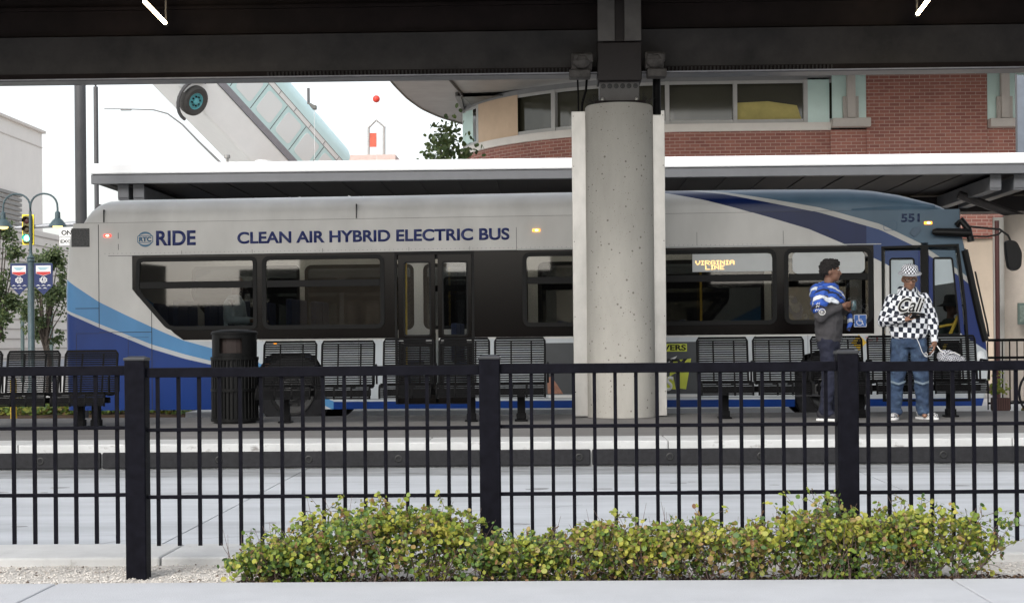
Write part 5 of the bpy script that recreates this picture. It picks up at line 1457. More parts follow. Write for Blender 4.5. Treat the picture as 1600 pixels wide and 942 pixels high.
# red ball and gabled tower frame
YG=58
t=empty('gable_frame',(P(588,230,YG).x,YG,0),0,'slender pale gabled roof frame with a red panel standing on a far roof','frame'); x0=P(588,230,YG).x
def G(px,py): q=P(px,py,YG); return (q.x-x0,0,q.z)
M_gf=mat('frame_pale_grey',(.34,.33,.32),.6)
m=MB(); m.tube([G(576,243),G(576,199)],.045,6); m.tube([G(600,243),G(600,200)],.055,6); m.tube([G(575,201),G(588,188),G(602,200)],.045,6); m.tube([G(589,243),G(589,190)],.012,4)
m.build('frame_bars',M_gf,t)
q0=G(578,230); q1=G(588,208); MB().box(q0[0],q1[0],-.02,.02,q0[2],q1[2]).build('red_panel',mat('panel_red',(.50,.09,.05),.6,0,.2,5),t)
o=MB(); o.box(P(538,250,YG).x,P(622,250,YG).x,YG-1,YG+6,0,P(580,247,YG).z); o=o.build('low_roof_building',mat('pinkish_roof',(.55,.42,.38),.8)); tag(o,'low pinkish building roof just above the canopy edge','building')
b_=P(588,155,YG-1)
t=empty('red_ball_marker',(b_.x,YG-1,b_.z),0,'small red ball high against the white sky','ball')
MB().ell((0,0,0),(.13,.13,.13),18,12).build('ball',mat('ball_red',(.62,.05,.03),.5),t,smooth=True); MB().tube([(0,0,-.13),(0,0,-b_.z)],.006,5).build('thin_mast',M_white,t)
# grey hanging banner far right
a=P(1594,180,30)
t=empty('grey_pennant',(a.x,30,0),0,'grey fabric pennant hanging on the facade at the right edge','banner')
MB().box(-.06,.30,-.01,.01,P(1594,248,30).z,P(1594,118,30).z).build('cloth',mat('pennant_grey',(.13,.15,.18),.5,0,.15,3),t); MB().tube([(-.07,0,0),(-.07,0,P(1594,116,30).z)],.02,8).build('pole',M_pg,t)

# ------------------------------------------------------------------ tilted bus sculpture
YS=45.0
wc=P(303,157,YS)
t=empty('tilted_bus',tuple(wc),0,'white and pale aqua old bus mounted nose down above the canopy at the left','bus')
d2=Vector((.41,.912,0)).normalized()     # horizontal in-plane direction (recedes to the right)
up=Vector((0,0,1)); ang=R(27)
fx=(d2*math.cos(ang)-up*math.sin(ang)); fz=(d2*math.sin(ang)+up*math.cos(ang)); fy=fz.cross(fx)
roll_=Matrix.Rotation(R(26),3,fx); fy=roll_@fy; fz=roll_@fz
t.rotation_mode='QUATERNION'; t.rotation_quaternion=Matrix((fx,fy,fz)).transposed().to_quaternion()
M_sb=mat('sculpture_white',(.90,.91,.90),.45,0,.02,3); M_aq=mat('sculpture_aqua',(.66,.88,.88),.45,0,.03,3)
# local: x forward (down slope), y: near side is -fy or +fy ?
nside = -1 if fy.dot(Vector((0,1,0)))>0 else 1
ys=0.0; W2=2.2
def bxs(m,x0,x1,z0,z1,y0=0,y1=W2): m.box(x0,x1,min(-nside*y0*-1*-1,0) if False else (y0 if nside<0 else -y1),(y1 if nside<0 else -y0),z0,z1)
m=MB(); bxs(m,-4,6.5,-.05,.85); m.build('lower_body',M_sb,t,bevel=.06)
m=MB(); bxs(m,-4,6.5,.85,1.03,-.02); m.build('moulding',mat('moulding_grey',(.30,.30,.33),.5,0,.1,8),t)
m=MB(); bxs(m,-4,6.5,1.031,1.98); m.build('window_band',M_aq,t)
for k in range(9):
    x0=-3.6+k*1.12; m=MB(); q=rrect(x0,x0+.82,1.16,1.88,.12); m.poly(q,[],-.012 if nside<0 else .004,.008); m.build('window',mat('sculpture_window',(.86,.90,.90),.35,0,0),t)
    m=MB(); bxs(m,x0+.96,x0+.975,1.06,1.96,-.008,.0); m.build('pillar_line',M_dark,t)
m=MB(); bxs(m,-4,6.5,1.981,2.13,.0); m.build('cornice',M_sb,t)
m=MB(); bxs(m,-4,6.5,1.975,1.99,-.01,.0); bxs(m,-4,6.5,2.125,2.14,-.01,0); 
for k in range(12): bxs(m,-3.9+k*.9,-3.885+k*.9,1.99,2.125,-.01,0)
m.build('cornice_lines',mat('thin_grey',(.25,.25,.25),.6),t)
m=MB()
def rf(u,v):
    a=math.pi*v; y=W2/2-W2/2*math.cos(a); return (-4+10.5*u, y if nside<0 else -y, 2.131+.62*math.sin(a)**.8)
m.grid(rf,2,16); m.build('roof',M_aq,t,smooth=True)
wv=empty('wheel',(0,(-.1 if nside<0 else .1),0)); wv.parent=t; wv.scale=(.86,1,.86)
k_=-1 if nside<0 else 1
MB().lathe([(.28,.0*k_),(.42,.03*k_),(.50,-.02*k_),(.51,-.12*k_),(.49,-.24*k_),(.2,-.25*k_)],(0,0,0),'y',32).build('tyre',mat('old_tyre',(.05,.048,.045),.8),wv,smooth=True)
rm=MB(); rm.lathe([(.285,0),(.24,-.05*k_),(.12,-.04*k_),(.10,.03*k_),(0,.04*k_)],(0,0,0),'y',24)
rm.build('rim',mat('teal_rim',(.10,.36,.40),.4,0,.2,8),wv,smooth=True)
rm=MB()
for q in range(8): a=q*.785; rm.ell((.16*math.cos(a),.0,.16*math.sin(a)),(.03,.04,.03),8,5)
rm.build('wheel_nut',M_dark,wv)
m=MB(); m.tube([(.60*math.cos(R(a)),(-.06 if nside<0 else .06),.60*math.sin(R(a))) for a in range(100,281,15)],.05,8) ; m.build('fender',M_pg,t,smooth=True)
m=MB(); inv=t.rotation_quaternion.inverted(); base=inv@Vector((1.6,2.0,-wc.z)); m.tube([inv@Vector((1.6,2.0,-1.5)),base],.25,12); m.build('support_post',M_sb,t)

# ================================================================== PEOPLE
M_skin1=mat('skin_brown',(.17,.085,.055),.55,0,.06,20)
M_skin2=mat('skin_deep_brown',(.24,.125,.08),.55,0,.06,20)
def remesh(mb,name,m,parent,voxel=.010,smooth=2,uvbones=None,disp=None):
    me=bpy.data.meshes.new('tmp'); me.from_pydata(mb.v,[],mb.f)
    bm=bmesh.new(); bm.from_mesh(me); bmesh.ops.recalc_face_normals(bm,faces=bm.faces); bm.to_mesh(me); bm.free()
    o=bpy.data.objects.new('tmp',me); C.objects.link(o)
    r=o.modifiers.new('r','REMESH'); r.mode='VOXEL'; r.voxel_size=voxel; r.use_smooth_shade=True
    if smooth: s=o.modifiers.new('s','SMOOTH'); s.iterations=smooth; s.factor=.5
    bpy.context.view_layer.update()
    dg=bpy.context.evaluated_depsgraph_get(); ne=bpy.data.meshes.new_from_object(o.evaluated_get(dg))
    bpy.data.objects.remove(o); bpy.data.meshes.remove(me)
    ne.name=name; ne.materials.clear()
    for q in (m if isinstance(m,(list,tuple)) else [m]): ne.materials.append(q)
    if disp:
        vn=[v.normal.copy() for v in ne.vertices]
        for v,n in zip(ne.vertices,vn): v.co+=n*disp(v.co)
    ne.polygons.foreach_set('use_smooth',[True]*len(ne.polygons))
    if uvbones:
        uvl=ne.uv_layers.new(name='UVMap')
        for p in ne.polygons:
            c=p.center; best=None
            for (a,b,r_) in uvbones:
                a=Vector(a);b=Vector(b);d=b-a; L=d.length; tt=max(0,min(1,(c-a).dot(d)/L/L)); dist=(c-(a+d*tt)).length/r_
                if best is None or dist<best[0]: best=(dist,a,d.normalized(),r_,L)
            _,a,d,r_,L=best; e1=Vector((0,-1,0)); e1=(e1-d*e1.dot(d)); e1=e1.normalized() if e1.length>.1 else d.orthogonal().normalized(); e2=d.cross(e1)
            angs=[]
            for li in p.loop_indices:
                v=ne.vertices[ne.loops[li].vertex_index].co-a; angs.append((math.atan2(v.dot(e2),v.dot(e1)),v.dot(d)))
            m0=angs[0][0]
            for li,(an,h) in zip(p.loop_indices,angs):
                if an-m0>3.14: an-=6.283
                if an-m0<-3.14: an+=6.283
                uvl.data[li].uv=(an*r_,h)
    ne.update(); o=bpy.data.objects.new(name,ne); C.objects.link(o); o.parent=parent
    return o
def folds(amp,sc,seed=0):
    return lambda c: amp*noise.noise(Vector((c.x*sc+seed,c.y*sc,c.z*sc*1.6)))+amp*.5*noise.noise(c*sc*2.3)
def hand(mb,w,d,side,curl=.5,spread=.012,pn=None):
    """w wrist point, d direction from wrist to knuckles, pn palm normal"""
    w=Vector(w); d=Vector(d).normalized(); pn=Vector(pn); pn=(pn-d*pn.dot(d)).normalized(); s=d.cross(pn)*side
    k=w+d*.085
    mb.cap2(w,w+d*.03,.027,.032,8)
    for j in range(4):
        o=s*(-.027+.018*j); mb.cap2(w+d*.02+o*.7,k+o,.015,.0115,8)
        L=(.030,.036,.034,.026)[j]*1.0; p=k+o; dd=d
        for q in range(3):
            dd=(dd+pn*curl*(.55+.25*q)).normalized(); e=p+dd*L*(1,.75,.6)[q]; mb.cap2(p,e,.0095-.001*q,.0088-.001*q,7); p=e
    t0=w+d*.02-s*.028; dd=(d*.7-s*.7+pn*.35).normalized(); p=t0
    for q,L in enumerate((.035,.03,.022)):
        e=p+dd*L; mb.cap2(p,e,.0125-.0015*q,.0115-.0015*q,7); p=e; dd=(dd+s*curl*.55+pn*.25).normalized()
def headparts(mb,c,rot=None):
    """head centre c, facing local -y; rot a 3x3"""
    rot=rot or Matrix.Identity(3); c=Vector(c); T=lambda p:c+rot@Vector(p)
    mb.ell(T((0,.005,.02)),(.077,.095,.105),16,12,rot=rot)
    mb.ell(T((0,-.035,-.045)),(.058,.058,.065),14,10,rot=rot)
    mb.ell(T((0,-.06,-.085)),(.030,.028,.022),10,8,rot=rot)
    mb.cap2(T((0,-.088,.018)),T((0,-.108,-.022)),.010,.014,8)         # nose
    for s in (-1,1):
        mb.ell(T((s*.014,-.100,-.026)),(.010,.010,.008),8,6,rot=rot)
        mb.ell(T((s*.079,.012,-.005)),(.010,.020,.032),8,6,rot=rot)   # ears
        mb.ell(T((s*.035,-.075,-.012)),(.022,.018,.018),8,6,rot=rot)  # cheeks
    mb.ell(T((0,-.083,.045)),(.055,.014,.010),10,6,rot=rot)           # brow
    mb.ell(T((0,-.092,-.050)),(.024,.010,.007),10,6,rot=rot); mb.ell(T((0,-.089,-.063)),(.021,.010,.008),10,6,rot=rot)
    return T
def eyes(T,rot,parent,lid=.4):
    m=MB()
    for s in (-1,1): m.ell(T((s*.031,-.080,.018)),(.013,.010,.0065),8,6,rot=rot)
    m.build('eyes',mat('eye_white',(.55,.5,.46),.3,0,0),parent,smooth=True)
    m=MB()
    for s in (-1,1): m.ell(T((s*.031,-.0885,.016)),(.006,.004,.006),8,6,rot=rot)
    m.build('pupils',M_dark,parent,smooth=True)

def shoe(x,y,rz,m_,sole_m,parent,check=None):
    rt=Matrix.Rotation(rz,3,'Z'); mb=MB(); c=Vector((x,y,0)); T=lambda p:c+rt@Vector(p)
    mb.ell(T((0,-.13,.045)),(.048,.085,.036),12,8,rot=rt); mb.ell(T((0,.0,.055)),(.044,.10,.045),12,8,rot=rt); mb.ell(T((0,.05,.075)),(.040,.05,.05),12,8,rot=rt)
    # trim below ground
    o=remesh(mb,'shoe',m_,parent,.008,1)
    s=MB(); pts=[(-.030,.10),(-.044,.02),(-.046,-.08),(-.052,-.15),(-.034,-.205),(0,-.222),(.034,-.205),(.052,-.15),(.046,-.08),(.044,.02),(.030,.10)]
    q=rpoly(pts,.02,2); q=[tuple((rt@Vector((p[0],p[1],0))+c))[:2] for p in q]
    s.poly(q,[],0,.026,axis='z'); s.build('sole',sole_m,o,bevel=.004)
    return o

# ---- man with checkered hoodie (faces the camera, looks down at a phone)
def checkmat(name,sc,c1,c2):
    m=bpy.data.materials.new(name); m.use_nodes=True; nt=m.node_tree; b=nt.nodes['Principled BSDF']; b.inputs['Roughness'].default_value=.9
    uv=nt.nodes.new('ShaderNodeUVMap'); uv.uv_map='UVMap'; mp=nt.nodes.new('ShaderNodeMapping'); mp.inputs['Rotation'].default_value=(0,0,R(4)); ck=nt.nodes.new('ShaderNodeTexChecker')
    sep=nt.nodes.new('ShaderNodeVectorMath'); sep.operation='ADD'; sep.inputs[1].default_value=(.0,.0,.01)
    ck.inputs['Scale'].default_value=sc; ck.inputs['Color1'].default_value=(*c1,1); ck.inputs['Color2'].default_value=(*c2,1)
    nt.links.new(uv.outputs[0],mp.inputs[0]); nt.links.new(mp.outputs[0],sep.inputs[0]); nt.links.new(sep.outputs[0],ck.inputs[0]); nt.links.new(ck.outputs[0],b.inputs['Base Color'])
    return m
M_chk=checkmat('checker_cloth',1/.058,(.015,.02,.035),(.74,.76,.80))
M_jean=mat('blue_denim',(.022,.042,.085),.85,0,.4,9,.3,120,dirt=((.07,.12,.19),7,.52,.75))
YP2=18.05
p2=P(1421,656,YP2)
t=empty('person',(p2.x,YP2,PLZ),R(-4),'man in a black and white checkered hoodie and bucket hat looking down at a phone','person')
# joints (x: + is image right; facing -y)
sh=1.44; hipz=.92
neck=(0,.0,1.50); hd=Vector((.0,-.100,1.562))
rotH=Matrix.Rotation(R(17),3,'X')
bd=MB()
bd.rings([(0,0,.86,.13,.10),(0,0,.95,.165,.11),(0,0,1.1,.14,.10),(0,0,1.25,.16,.11),(0,.01,1.33,.17,.11),(0,.01,1.39,.12,.08),(0,.0,1.43,.06,.06)])
bd.cap2((0,0,1.43),(0,-.05,1.53),.056,.052)
T2=headparts(bd,hd,rotH)
SR=Vector((-.19,.01,1.355)); ER=Vector((-.275,-.02,1.10)); WR_=Vector((-.085,-.235,1.115))     # image-left arm, phone
SL=Vector((.19,.01,1.355)); EL=Vector((.265,.02,1.10)); WL=Vector((.275,-.05,.87))            # image-right arm hanging
for a,b,c in ((SR,ER,WR_),(SL,EL,WL)): bd.cap2(a,b,.05,.042); bd.cap2(b,c,.040,.026)
hand(bd,WR_,(.9,-.25,.05),1,.55,pn=(0,-.2,1)); hand(bd,WL,(-.1,-.15,-1),1,.75,pn=(-1,.2,0))
HR=Vector((-.09,0,.88)); KR=Vector((-.135,-.03,.48)); AR=Vector((-.155,.02,.09))
HL=Vector((.09,0,.88)); KL=Vector((.13,-.03,.48)); AL=Vector((.155,.02,.09))
for a,b,c in ((HR,KR,AR),(HL,KL,AL)):
    bd.cap2(a,b,.085,.055); bd.cap2(b,c,.052,.036); bd.cap2(c,c+Vector((0,-.10,-.045)),.035,.028)
body=remesh(bd,'body',M_skin2,t,.0085,2)
eyes(T2,rotH,body)
# hoodie
hb=MB()
hb.rings([(0,0,.90,.185,.135),(0,0,.915,.20,.15),(0,0,1.0,.215,.155),(0,-.005,1.12,.215,.155),(0,-.005,1.22,.215,.15),(0,.0,1.31,.205,.14),(0,.005,1.37,.17,.125),(0,.0,1.42,.115,.105),(0,-.01,1.455,.095,.095),(0,-.015,1.475,.085,.088)],24)
hb.cap2(SR+Vector((.02,0,-.02)),ER,.082,.072,12); hb.cap2(ER,WR_-Vector((.02,-.01,0)),.070,.046,12)
hb.cap2(SL+Vector((-.02,0,-.02)),EL,.082,.070,12); hb.cap2(EL,WL+Vector((0,.01,.04)),.066,.042,12)
hb.ell((0,.09,1.44),(.12,.06,.07),12,8)
bones=[((0,0,.85),(0,0,1.55),.20),(SR,ER,.085),(ER,WR_,.075),(SL,EL,.085),(EL,WL,.075)]
hoodie=remesh(hb,'hoodie',M_chk,t,.010,3,uvbones=bones,disp=folds(.012,9,3))
# script lettering wrapped on the chest
def chest_y(x,z): 
    return -.158-.012+ .155*(1-math.sqrt(max(0,1-(x/.215)**2)))
for bold_,m_,dp in ((.062,M_white,.014),(.012,M_dark,.019)):
    tx=text('lettering','Cali',m_,hoodie,(0,0,0),width=.29+(.02 if bold_>.03 else 0),height=.155+(.02 if bold_>.03 else 0),bold=bold_,shear=.45,rot=(0,0,0))
    for m in list(tx.modifiers): tx.modifiers.remove(m)
    me=tx.data; bm=bmesh.new(); bm.from_mesh(me); bmesh.ops.subdivide_edges(bm,edges=[e for e in bm.edges if e.calc_length()>.03],cuts=3); bm.to_mesh(me); bm.free()
    for v in me.vertices:
        x=v.co.x+.01; z=v.co.y+1.275; v.co=Vector((x,chest_y(x,z)-dp,z))
ul=MB(); N=20
for i in range(N):
    def q(f,dz): x=-.14+.32*f; z=1.165+.022*math.sin(f*3.0)-.01*f; return (x,chest_y(x,z)-.020,z+dz*1.6*(.4+math.sin(f*3.1)))
    ul.quad(q(i/N,-.006),q((i+1)/N,-.006),q((i+1)/N,.006),q(i/N,.006))
ul.build('lettering_stroke',M_dark,hoodie)
cf=MB(); d=(WR_-ER).normalized(); cf.tube([WR_-d*.045,WR_-d*.004],[.040,.037],14)
d=(WL-EL).normalized(); cf.tube([WL-d*.045,WL+d*.008],[.040,.037],14); cf.build('cuffs',mat('cuff_white',(.68,.70,.74),.9),hoodie,smooth=True)
# jeans
jb=MB()
jb.rings([(0,0,.80,.165,.12),(0,0,.86,.18,.135),(0,0,.95,.175,.13)],20)
for a,b,c in ((HR,KR,AR),(HL,KL,AL)):
    jb.cap2(a,b,.105,.088,14); jb.cap2(b,c+Vector((0,0,.02)),.086,.074,14); jb.ell(c+Vector((0,-.03,-.01)),(.078,.095,.045),14,8)
jeans=remesh(jb,'jeans',M_jean,t,.011,2,disp=folds(.014,11,8))
for a in (KR,KL):
    m=MB(); 
    for i in range(10):
        f=i/10; g=(i+1)/10
        def q(f,dz): an=R(-150+120*f); return (a.x+.100*math.cos(an),a.y+.0+.100*math.sin(an),.40+.06*abs(f-.5)*(1 if a is KR else 1)+dz)
        m.quad(q(f,-.012),q(g,-.012),q(g,.012),q(f,.012))
    m.build('fade_stripe',mat('denim_fade',(.13,.17,.21),.9,0,.2,20),jeans)
M_shoe=mat('black_canvas',(.015,.015,.02),.7); 
def checksole(): return M_white
M_vch=mat('checker_shoe',(.4,.4,.4),.7)
nt=M_vch.node_tree; ck=nt.nodes.new('ShaderNodeTexChecker'); ck.inputs['Scale'].default_value=1/.014; tc=nt.nodes.new('ShaderNodeTexCoord'); ck.inputs['Color1'].default_value=(.01,.01,.015,1); ck.inputs['Color2'].default_value=(.6,.6,.6,1)
nt.links.new(tc.outputs['Object'],ck.inputs[0]); nt.links.new(ck.outputs[0],nt.nodes['Principled BSDF'].inputs['Base Color'])
shoe(AR.x,AR.y-.0,R(-14),M_vch,M_white,t); shoe(AL.x,AL.y,R(38),M_vch,M_white,t)
# bucket hat
M_hat=checkmat('checker_hat',1/.021,(.015,.015,.025),(.74,.76,.80))
hm=MB(); prf=[(.106,.010),(.101,.03),(.096,.065),(.090,.092),(.06,.106),(.0,.110)]
nn=28
for (r_,h) in prf:
    for k in range(nn): a=2*math.pi*k/nn; hm.v.append(tuple(T2((r_*math.cos(a)*.95,r_*math.sin(a)+.005,h+.056))))
for i in range(len(prf)-1):
    for k in range(nn): hm.f.append((i*nn+k,i*nn+(k+1)%nn,(i+1)*nn+(k+1)%nn,(i+1)*nn+k)); hm.mi.append(0)
hat=hm.build('bucket_hat',M_hat,t,smooth=True,angle=60); uvl=hat.data.uv_layers.new(name='UVMap')
ri=rotH.inverted()
for p in hat.data.polygons:
    vs_2=[ri@(hat.data.vertices[hat.data.loops[li].vertex_index].co-hd) for li in p.loop_indices]; an=[math.atan2(v.x,-v.y) for v in vs_2]
    for li,v,a in zip(p.loop_indices,vs_2,an):
        if a-an[0]>3.14: a-=6.283
        if a-an[0]<-3.14: a+=6.283
        uvl.data[li].uv=(a*.10,v.z)
# brim
br=MB(); br.v=[]; 
for (r_,h) in ((.098,.048),(.130,.034),(.131,.031),(.10,.043)):
    for k in range(nn): a=2*math.pi*k/nn; br.v.append(tuple(T2((r_*math.cos(a),r_*math.sin(a)*1.02,h+.038))))
for i in range(3):
    for k in range(nn): br.f.append((i*nn+k,i*nn+(k+1)%nn,(i+1)*nn+(k+1)%nn,(i+1)*nn+k)); br.mi.append(0)
br.build('brim',mat('brim_grey',(.30,.31,.33),.9,0,.6,60),hat,smooth=True)
gl=MB()
for s in (-1,1):
    q=[T2((s*.032+.026*math.cos(k*.5236),-.098,.016+.018*math.sin(k*.5236))) for k in range(12)]; gl.tube(q,.0035,5,closed=True)
    gl.tube([T2((s*.058,-.096,.022)),T2((s*.078,-.01,.02))],.003,5)
gl.tube([T2((-.007,-.100,.02)),T2((.007,-.100,.02))],.003,5); gl.build('glasses',M_dark,t)
MB().rings([(T2((0,0,0)).x,T2((0,.03,0)).y,1.54,.072,.075),(0,.0,1.60,.085,.08)],18).build('hood_lining',mat('lining_white',(.6,.63,.68),.9),hoodie,smooth=True) if False else None
# phone
wr_w=Vector((p2.x,YP2,PLZ))
ph=empty('phone',tuple(wr_w+Vector((.01,-.30,1.14))),R(15),'small black phone held in the hand of the man in the checkered hoodie','phone')
pb=MB().box(-.055,.055,-.030,.030,-.006,.006).build('phone_case',M_dark,ph,bevel=.004); pb.rotation_euler=(R(-35),0,0)
# cable and bag
cb=[(.045,-.17,.92),(.075,-.19,.84),(.10,-.2,.76),(.13,-.2,.71),(.155,-.19,.705),(.165,-.18,.73),(.15,-.18,.75),(.132,-.19,.735),(.145,-.2,.70),(.20,-.17,.71),(.25,-.13,.76)]
cbo=MB().tube([tuple(wr_w+Vector(c)) for c in cb],.0035,6).build('charging_cable',M_white,smooth=True); tag(cbo,'thin white cable dangling in loops from the checkered hoodie','cable')
bag=MB(); bag.ell((0,0,0),(.21,.09,.10),16,10); bag.ell((-.08,-.01,.045),(.12,.07,.07),12,8); bag.ell((.12,0,-.03),(.12,.07,.06),12,8)
bt=empty('bag',tuple(wr_w+Vector((.46,-.05,.66))),0,'small black and white checkered bag held low beside the benches','bag')
bg_m=checkmat('checker_bag',1/.016,(.012,.012,.02),(.55,.56,.60))
bo=remesh(bag,'bag_body',[bg_m],bt,.012,2,uvbones=[((-.2,0,0),(.2,0,0),.09)],disp=folds(.03,12,4)); bo.rotation_euler=(0,R(18),0); bt.scale=(.85,.85,.85)
MB().tube([(-.19,-.02,.19),(-.15,-.05,.12),(-.08,-.07,.08),(.02,-.08,.10),(.10,-.06,.06)],.008,6).build('strap',M_white,bt,smooth=True)

# ---- man with jacket over his shoulders (faces right, holds a can)
YP1=17.95
p1=P(1296,657,YP1)
t=empty('person',(p1.x,YP1,PLZ),R(70),'man in a grey hoodie with a blue and white jacket over his shoulders, looking right','person')
# local facing -y ; rotated +58deg about z -> faces +x,-y
bd=MB()
bd.rings([(0,0,.86,.13,.10),(0,0,.95,.165,.11),(0,0,1.1,.14,.10),(0,0,1.25,.16,.11),(0,.01,1.38,.17,.11),(0,.01,1.45,.12,.08),(0,.0,1.5,.06,.06)])
bd.cap2((0,0,1.48),(0,-.01,1.58),.055,.052)
rot1=Matrix.Rotation(R(12),3,'Z'); hd1=Vector((0,-.03,1.655)); T1=headparts(bd,hd1,rot1)
SR=Vector((-.185,.01,1.42)); ER=Vector((-.25,.05,1.15)); WR_=Vector((-.10,-.17,1.27))
SL=Vector((.185,.01,1.42)); EL=Vector((.25,.0,1.15)); WL=Vector((.07,-.22,1.24))
for a,b,c in ((SR,ER,WR_),(SL,EL,WL)): bd.cap2(a,b,.05,.042); bd.cap2(b,c,.040,.026)
hand(bd,WR_,(.55,-.75,.2),1,.6,pn=(.7,.3,.2)); hand(bd,WL,(-.6,-.5,.2),-1,.6,pn=(-.3,.5,.3))
HR=Vector((-.09,0,.88)); KR=Vector((-.105,-.02,.48)); AR=Vector((-.11,.03,.09)); HL=Vector((.09,0,.88)); KL=Vector((.105,-.05,.48)); AL=Vector((.11,-.05,.09))
for a,b,c in ((HR,KR,AR),(HL,KL,AL)):
    bd.cap2(a,b,.085,.055); bd.cap2(b,c,.052,.036); bd.cap2(c,c+Vector((0,-.10,-.045)),.035,.028)
body=remesh(bd,'body',M_skin1,t,.0085,2); eyes(T1,rot1,body)
hr=MB(); 
T=T1
hr.ell(T((0,.020,.060)),(.096,.108,.088),16,12,rot=rot1); hr.ell(T((0,.055,.015)),(.084,.075,.075),14,10,rot=rot1); hr.ell(T((0,-.035,.095)),(.070,.060,.045),12,8,rot=rot1)
remesh(hr,'hair',mat('black_hair',(.012,.010,.010),.95,0,.3,80,.6,200),t,.008,1,disp=lambda c:.016*noise.noise(c*55)+.010*noise.noise(c*110))
hb=MB()
hb.rings([(0,0,.87,.165,.125),(0,0,.885,.18,.14),(0,0,1.0,.20,.15),(0,0,1.12,.205,.155),(0,0,1.25,.205,.15),(0,0,1.36,.20,.14),(0,.005,1.43,.16,.12),(0,.0,1.50,.08,.08)],24)
hb.cap2(SR+Vector((.02,0,-.02)),ER,.080,.070,12); hb.cap2(ER,WR_+Vector((-.02,.03,-.01)),.068,.044,12); hb.cap2(SL+Vector((-.02,0,-.02)),EL,.080,.070,12); hb.cap2(EL,WL+Vector((.02,.02,0)),.068,.044,12)
hoodie=remesh(hb,'hoodie',mat('charcoal_fleece',(.050,.048,.052),.95,0,.15,30,.3,150),t,.010,2,disp=folds(.012,10,6))
# white emblem on the sleeve: ring with a letter plus flourishes (camera side of the right arm)
cam_l=(Matrix.Rotation(R(-70),3,'Z')@Vector((0,-1,0)))
def onarm(u,v,dst=.088):
    base=SR.lerp(ER,.80)+cam_l*dst; sx_=Matrix.Rotation(R(-70),3,'Z')@Vector((1,0,0)); return base+sx_*u+Vector((0,0,v))
em=MB()
em.tube([onarm(.034*math.cos(k*.3927),.034*math.sin(k*.3927)) for k in range(16)],.0045,5,closed=True)
em.tube([onarm(-.012,.018),onarm(-.012,-.018)],.004,5); em.tube([onarm(-.012,.016),onarm(.012,.012),onarm(.008,.0),onarm(-.008,0),onarm(.014,-.006),onarm(.010,-.018),onarm(-.012,-.017)],.0035,5)
for (u,v) in ((-.05,.06),(-.06,.02),(-.045,.09)): em.tube([onarm(u-.015,v-.01,.082),onarm(u,v+.012,.084),onarm(u+.012,v-.004,.085),onarm(u+.02,v+.014,.085)],.005,5)
em.build('sleeve_emblem',M_white,hoodie)
# jacket draped round the shoulders
jk=MB()
jk.rings([(0,.01,1.30,.262,.185),(0,.01,1.36,.255,.18),(0,.01,1.43,.215,.155),(0,.01,1.48,.15,.12),(0,.0,1.535,.085,.085)],28)
jk.cap2((-.19,.03,1.40),(-.25,.06,1.26),.090,.085,14); jk.cap2((.19,0,1.40),(.25,-.02,1.24),.090,.085,14); jk.ell((0,.12,1.42),(.18,.08,.12),14,10)
mj=bpy.data.materials.new('jacket_blue_white'); mj.use_nodes=True; nt=mj.node_tree; b=nt.nodes['Principled BSDF']; b.inputs['Roughness'].default_value=.7
tc=nt.nodes.new('ShaderNodeTexCoord'); mp=nt.nodes.new('ShaderNodeMapping'); mp.inputs['Rotation'].default_value=(R(25),R(-38),R(10)); wv_=nt.nodes.new('ShaderNodeTexWave'); wv_.bands_direction='Z'; wv_.inputs['Scale'].default_value=1.9; wv_.inputs['Distortion'].default_value=4.5; wv_.inputs['Detail'].default_value=1.5
rp=nt.nodes.new('ShaderNodeValToRGB'); rp.color_ramp.interpolation='CONSTANT'; e=rp.color_ramp.elements; e[0].position=0; e[0].color=(.62,.66,.72,1); e[1].position=.13; e[1].color=(.01,.012,.02,1); e2=e.new(.19); e2.color=(.025,.09,.42,1); e3=e.new(.93); e3.color=(.01,.012,.03,1)
nt.links.new(tc.outputs['Object'],mp.inputs[0]); nt.links.new(mp.outputs[0],wv_.inputs[0]); nt.links.new(wv_.outputs[1] if len(wv_.outputs)>1 else wv_.outputs[0],rp.inputs[0]); nt.links.new(rp.outputs[0],b.inputs['Base Color'])
jko=remesh(jk,'jacket',mj,t,.010,2,disp=folds(.020,11,2))
cl_=MB(); cl_.tube([(.23,-.14,1.26),(.20,-.20,1.18),(.17,-.21,1.08),(.15,-.19,1.0)],[.035,.032,.03,.02],8); cl_.build('jacket_sleeve',mj,jko,smooth=True)
jb=MB()
jb.rings([(0,0,.80,.155,.12),(0,0,.86,.17,.13),(0,0,.93,.165,.13)],20)
for a,b_,c in ((HR,KR,AR),(HL,KL,AL)):
    jb.cap2(a,b_,.10,.082,14); jb.cap2(b_,c+Vector((0,0,.02)),.080,.068,14); jb.ell(c+Vector((0,-.03,-.012)),(.068,.085,.04),14,8)
remesh(jb,'trousers',mat('navy_trousers',(.008,.010,.025),.85,0,.25,10,.3,100),t,.011,2,disp=folds(.012,11,1))
shoe(AR.x,AR.y,R(-15),M_shoe,M_white,t); shoe(AL.x,AL.y,R(10),M_shoe,M_white,t)
# can in his hand
rz=Matrix.Rotation(R(70),3,'Z'); cw=Vector((p1.x,YP1,PLZ))+rz@Vector((-.035,-.285,1.275))
t=empty('drink_can',tuple(cw),0,'small teal and silver drink can held by the man in the grey hoodie','can')
c=MB().lathe([(0,-.055),(.024,-.055),(.029,-.048),(.029,.045),(.022,.055),(0,.055)],(0,0,0),'z',18).build('can_body',mat('can_teal',(.06,.10,.11),.3,.3,.8,30),t,smooth=True)
MB().lathe([(0,.0565),(.022,.057),(.023,.060),(.020,.0595)],(0,0,0),'z',18).build('can_rim',M_steel,t)

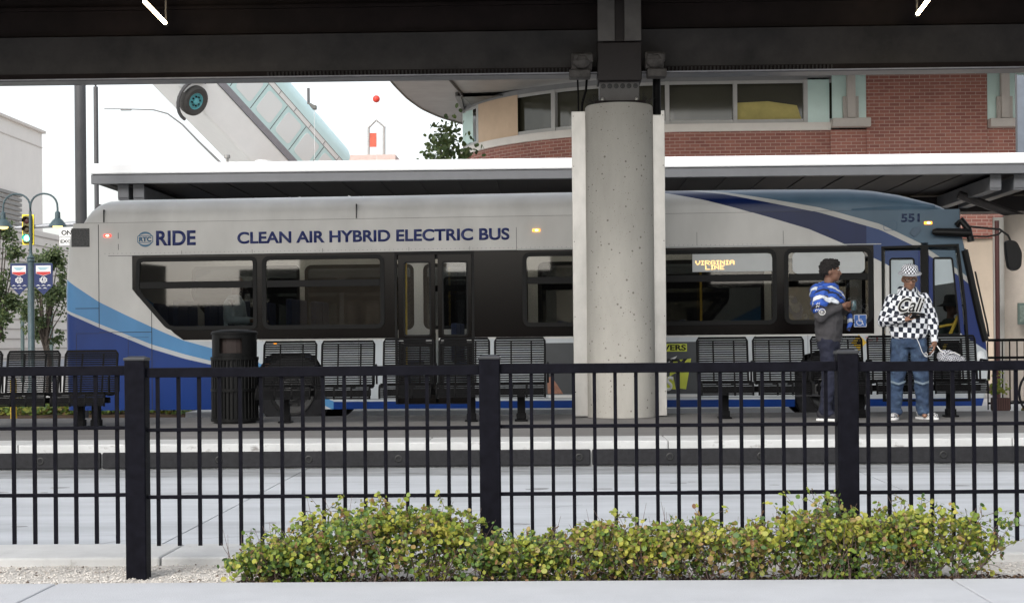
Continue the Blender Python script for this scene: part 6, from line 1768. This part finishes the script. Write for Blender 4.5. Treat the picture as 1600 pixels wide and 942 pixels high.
# ---- people inside the bus
def sitter(loc,rz,label,shirt,skin,hairc,hat=None):
    t=empty('person',loc,rz,label,'person')
    b=MB(); b.rings([(0,0,.0,.15,.12),(0,0,.1,.17,.13),(0,.01,.3,.17,.12),(0,.01,.48,.19,.12),(0,.01,.55,.13,.09),(0,0,.60,.06,.06)])
    b.cap2((0,0,.58),(0,-.01,.68),.052,.05); T=headparts(b,(0,-.02,.76))
    for s in (-1,1):
        b.cap2((s*.19,0,.50),(s*.24,-.03,.26),.05,.042); b.cap2((s*.24,-.03,.26),(s*.15,-.28,.25),.04,.027); hand(b,(s*.15,-.28,.25),(-s*.1,-1,.1),s,.5,pn=(0,0,-1))
        b.cap2((s*.09,0,.05),(s*.11,-.42,.06),.085,.06); b.cap2((s*.11,-.42,.06),(s*.11,-.42,-.33),.055,.04); b.cap2((s*.11,-.42,-.33),(s*.11,-.54,-.36),.035,.03)
    bo=remesh(b,'body',skin,t,.012,1); eyes(T,Matrix.Identity(3),bo)
    c=MB(); c.rings([(0,0,-.05,.17,.14),(0,0,.1,.19,.15),(0,.01,.3,.19,.14),(0,.01,.48,.21,.14),(0,.01,.56,.13,.10),(0,0,.60,.08,.08)])
    for s in (-1,1): c.cap2((s*.19,0,.49),(s*.24,-.03,.26),.07,.062); c.cap2((s*.24,-.03,.26),(s*.165,-.24,.25),.06,.045)
    remesh(c,'shirt',shirt,t,.014,2,disp=folds(.01,10))
    c=MB()
    for s in (-1,1): c.cap2((s*.09,0,.05),(s*.11,-.42,.06),.10,.075); c.cap2((s*.11,-.42,.06),(s*.11,-.42,-.30),.07,.055)
    remesh(c,'trousers',M_jean,t,.014,1)
    h=MB(); h.ell(T((0,.02,.055)),(.086,.10,.075),14,10); h.ell(T((0,.055,.0)),(.076,.06,.07),12,8); remesh(h,'hair',hairc,t,.010,1)
    if hat:
        h=MB(); h.lathe([(0,.175),(.07,.172),(.092,.15),(.10,.06),(.145,.035),(.19,.02),(.192,.014),(.14,.028),(.09,.05)],(T((0,0,0)).x,T((0,.0,0)).y,T((0,0,0)).z),'z',26); h.build('hat',hat,t,smooth=True)
        g=MB()
        for s in (-1,1): g.ell(T((s*.033,-.098,.016)),(.030,.008,.020),12,8)
        g.build('sunglasses',M_dark,t,smooth=True)
    return t
def buspt(lx,ly,lz): return tuple(Vector(bus_loc)+Matrix.Rotation(BYAW,3,'Z')@Vector((lx,ly,lz)))
M_hair=MATS['black_hair']
sitter(buspt(bx(1519),.30,.80),R(40),'bus driver in a dark wide brimmed hat and sunglasses seen through the front door glass',mat('dark_green_shirt',(.04,.06,.05),.9),M_skin1,M_hair,mat('hat_dark',(.02,.022,.022),.8))
sitter(buspt(XR-XM+2.28,-.95,1.2),R(80),'seated passenger in a pale blue shirt behind the rear window of the bus',mat('pale_shirt',(.35,.42,.48),.9),M_skin1,M_hair)
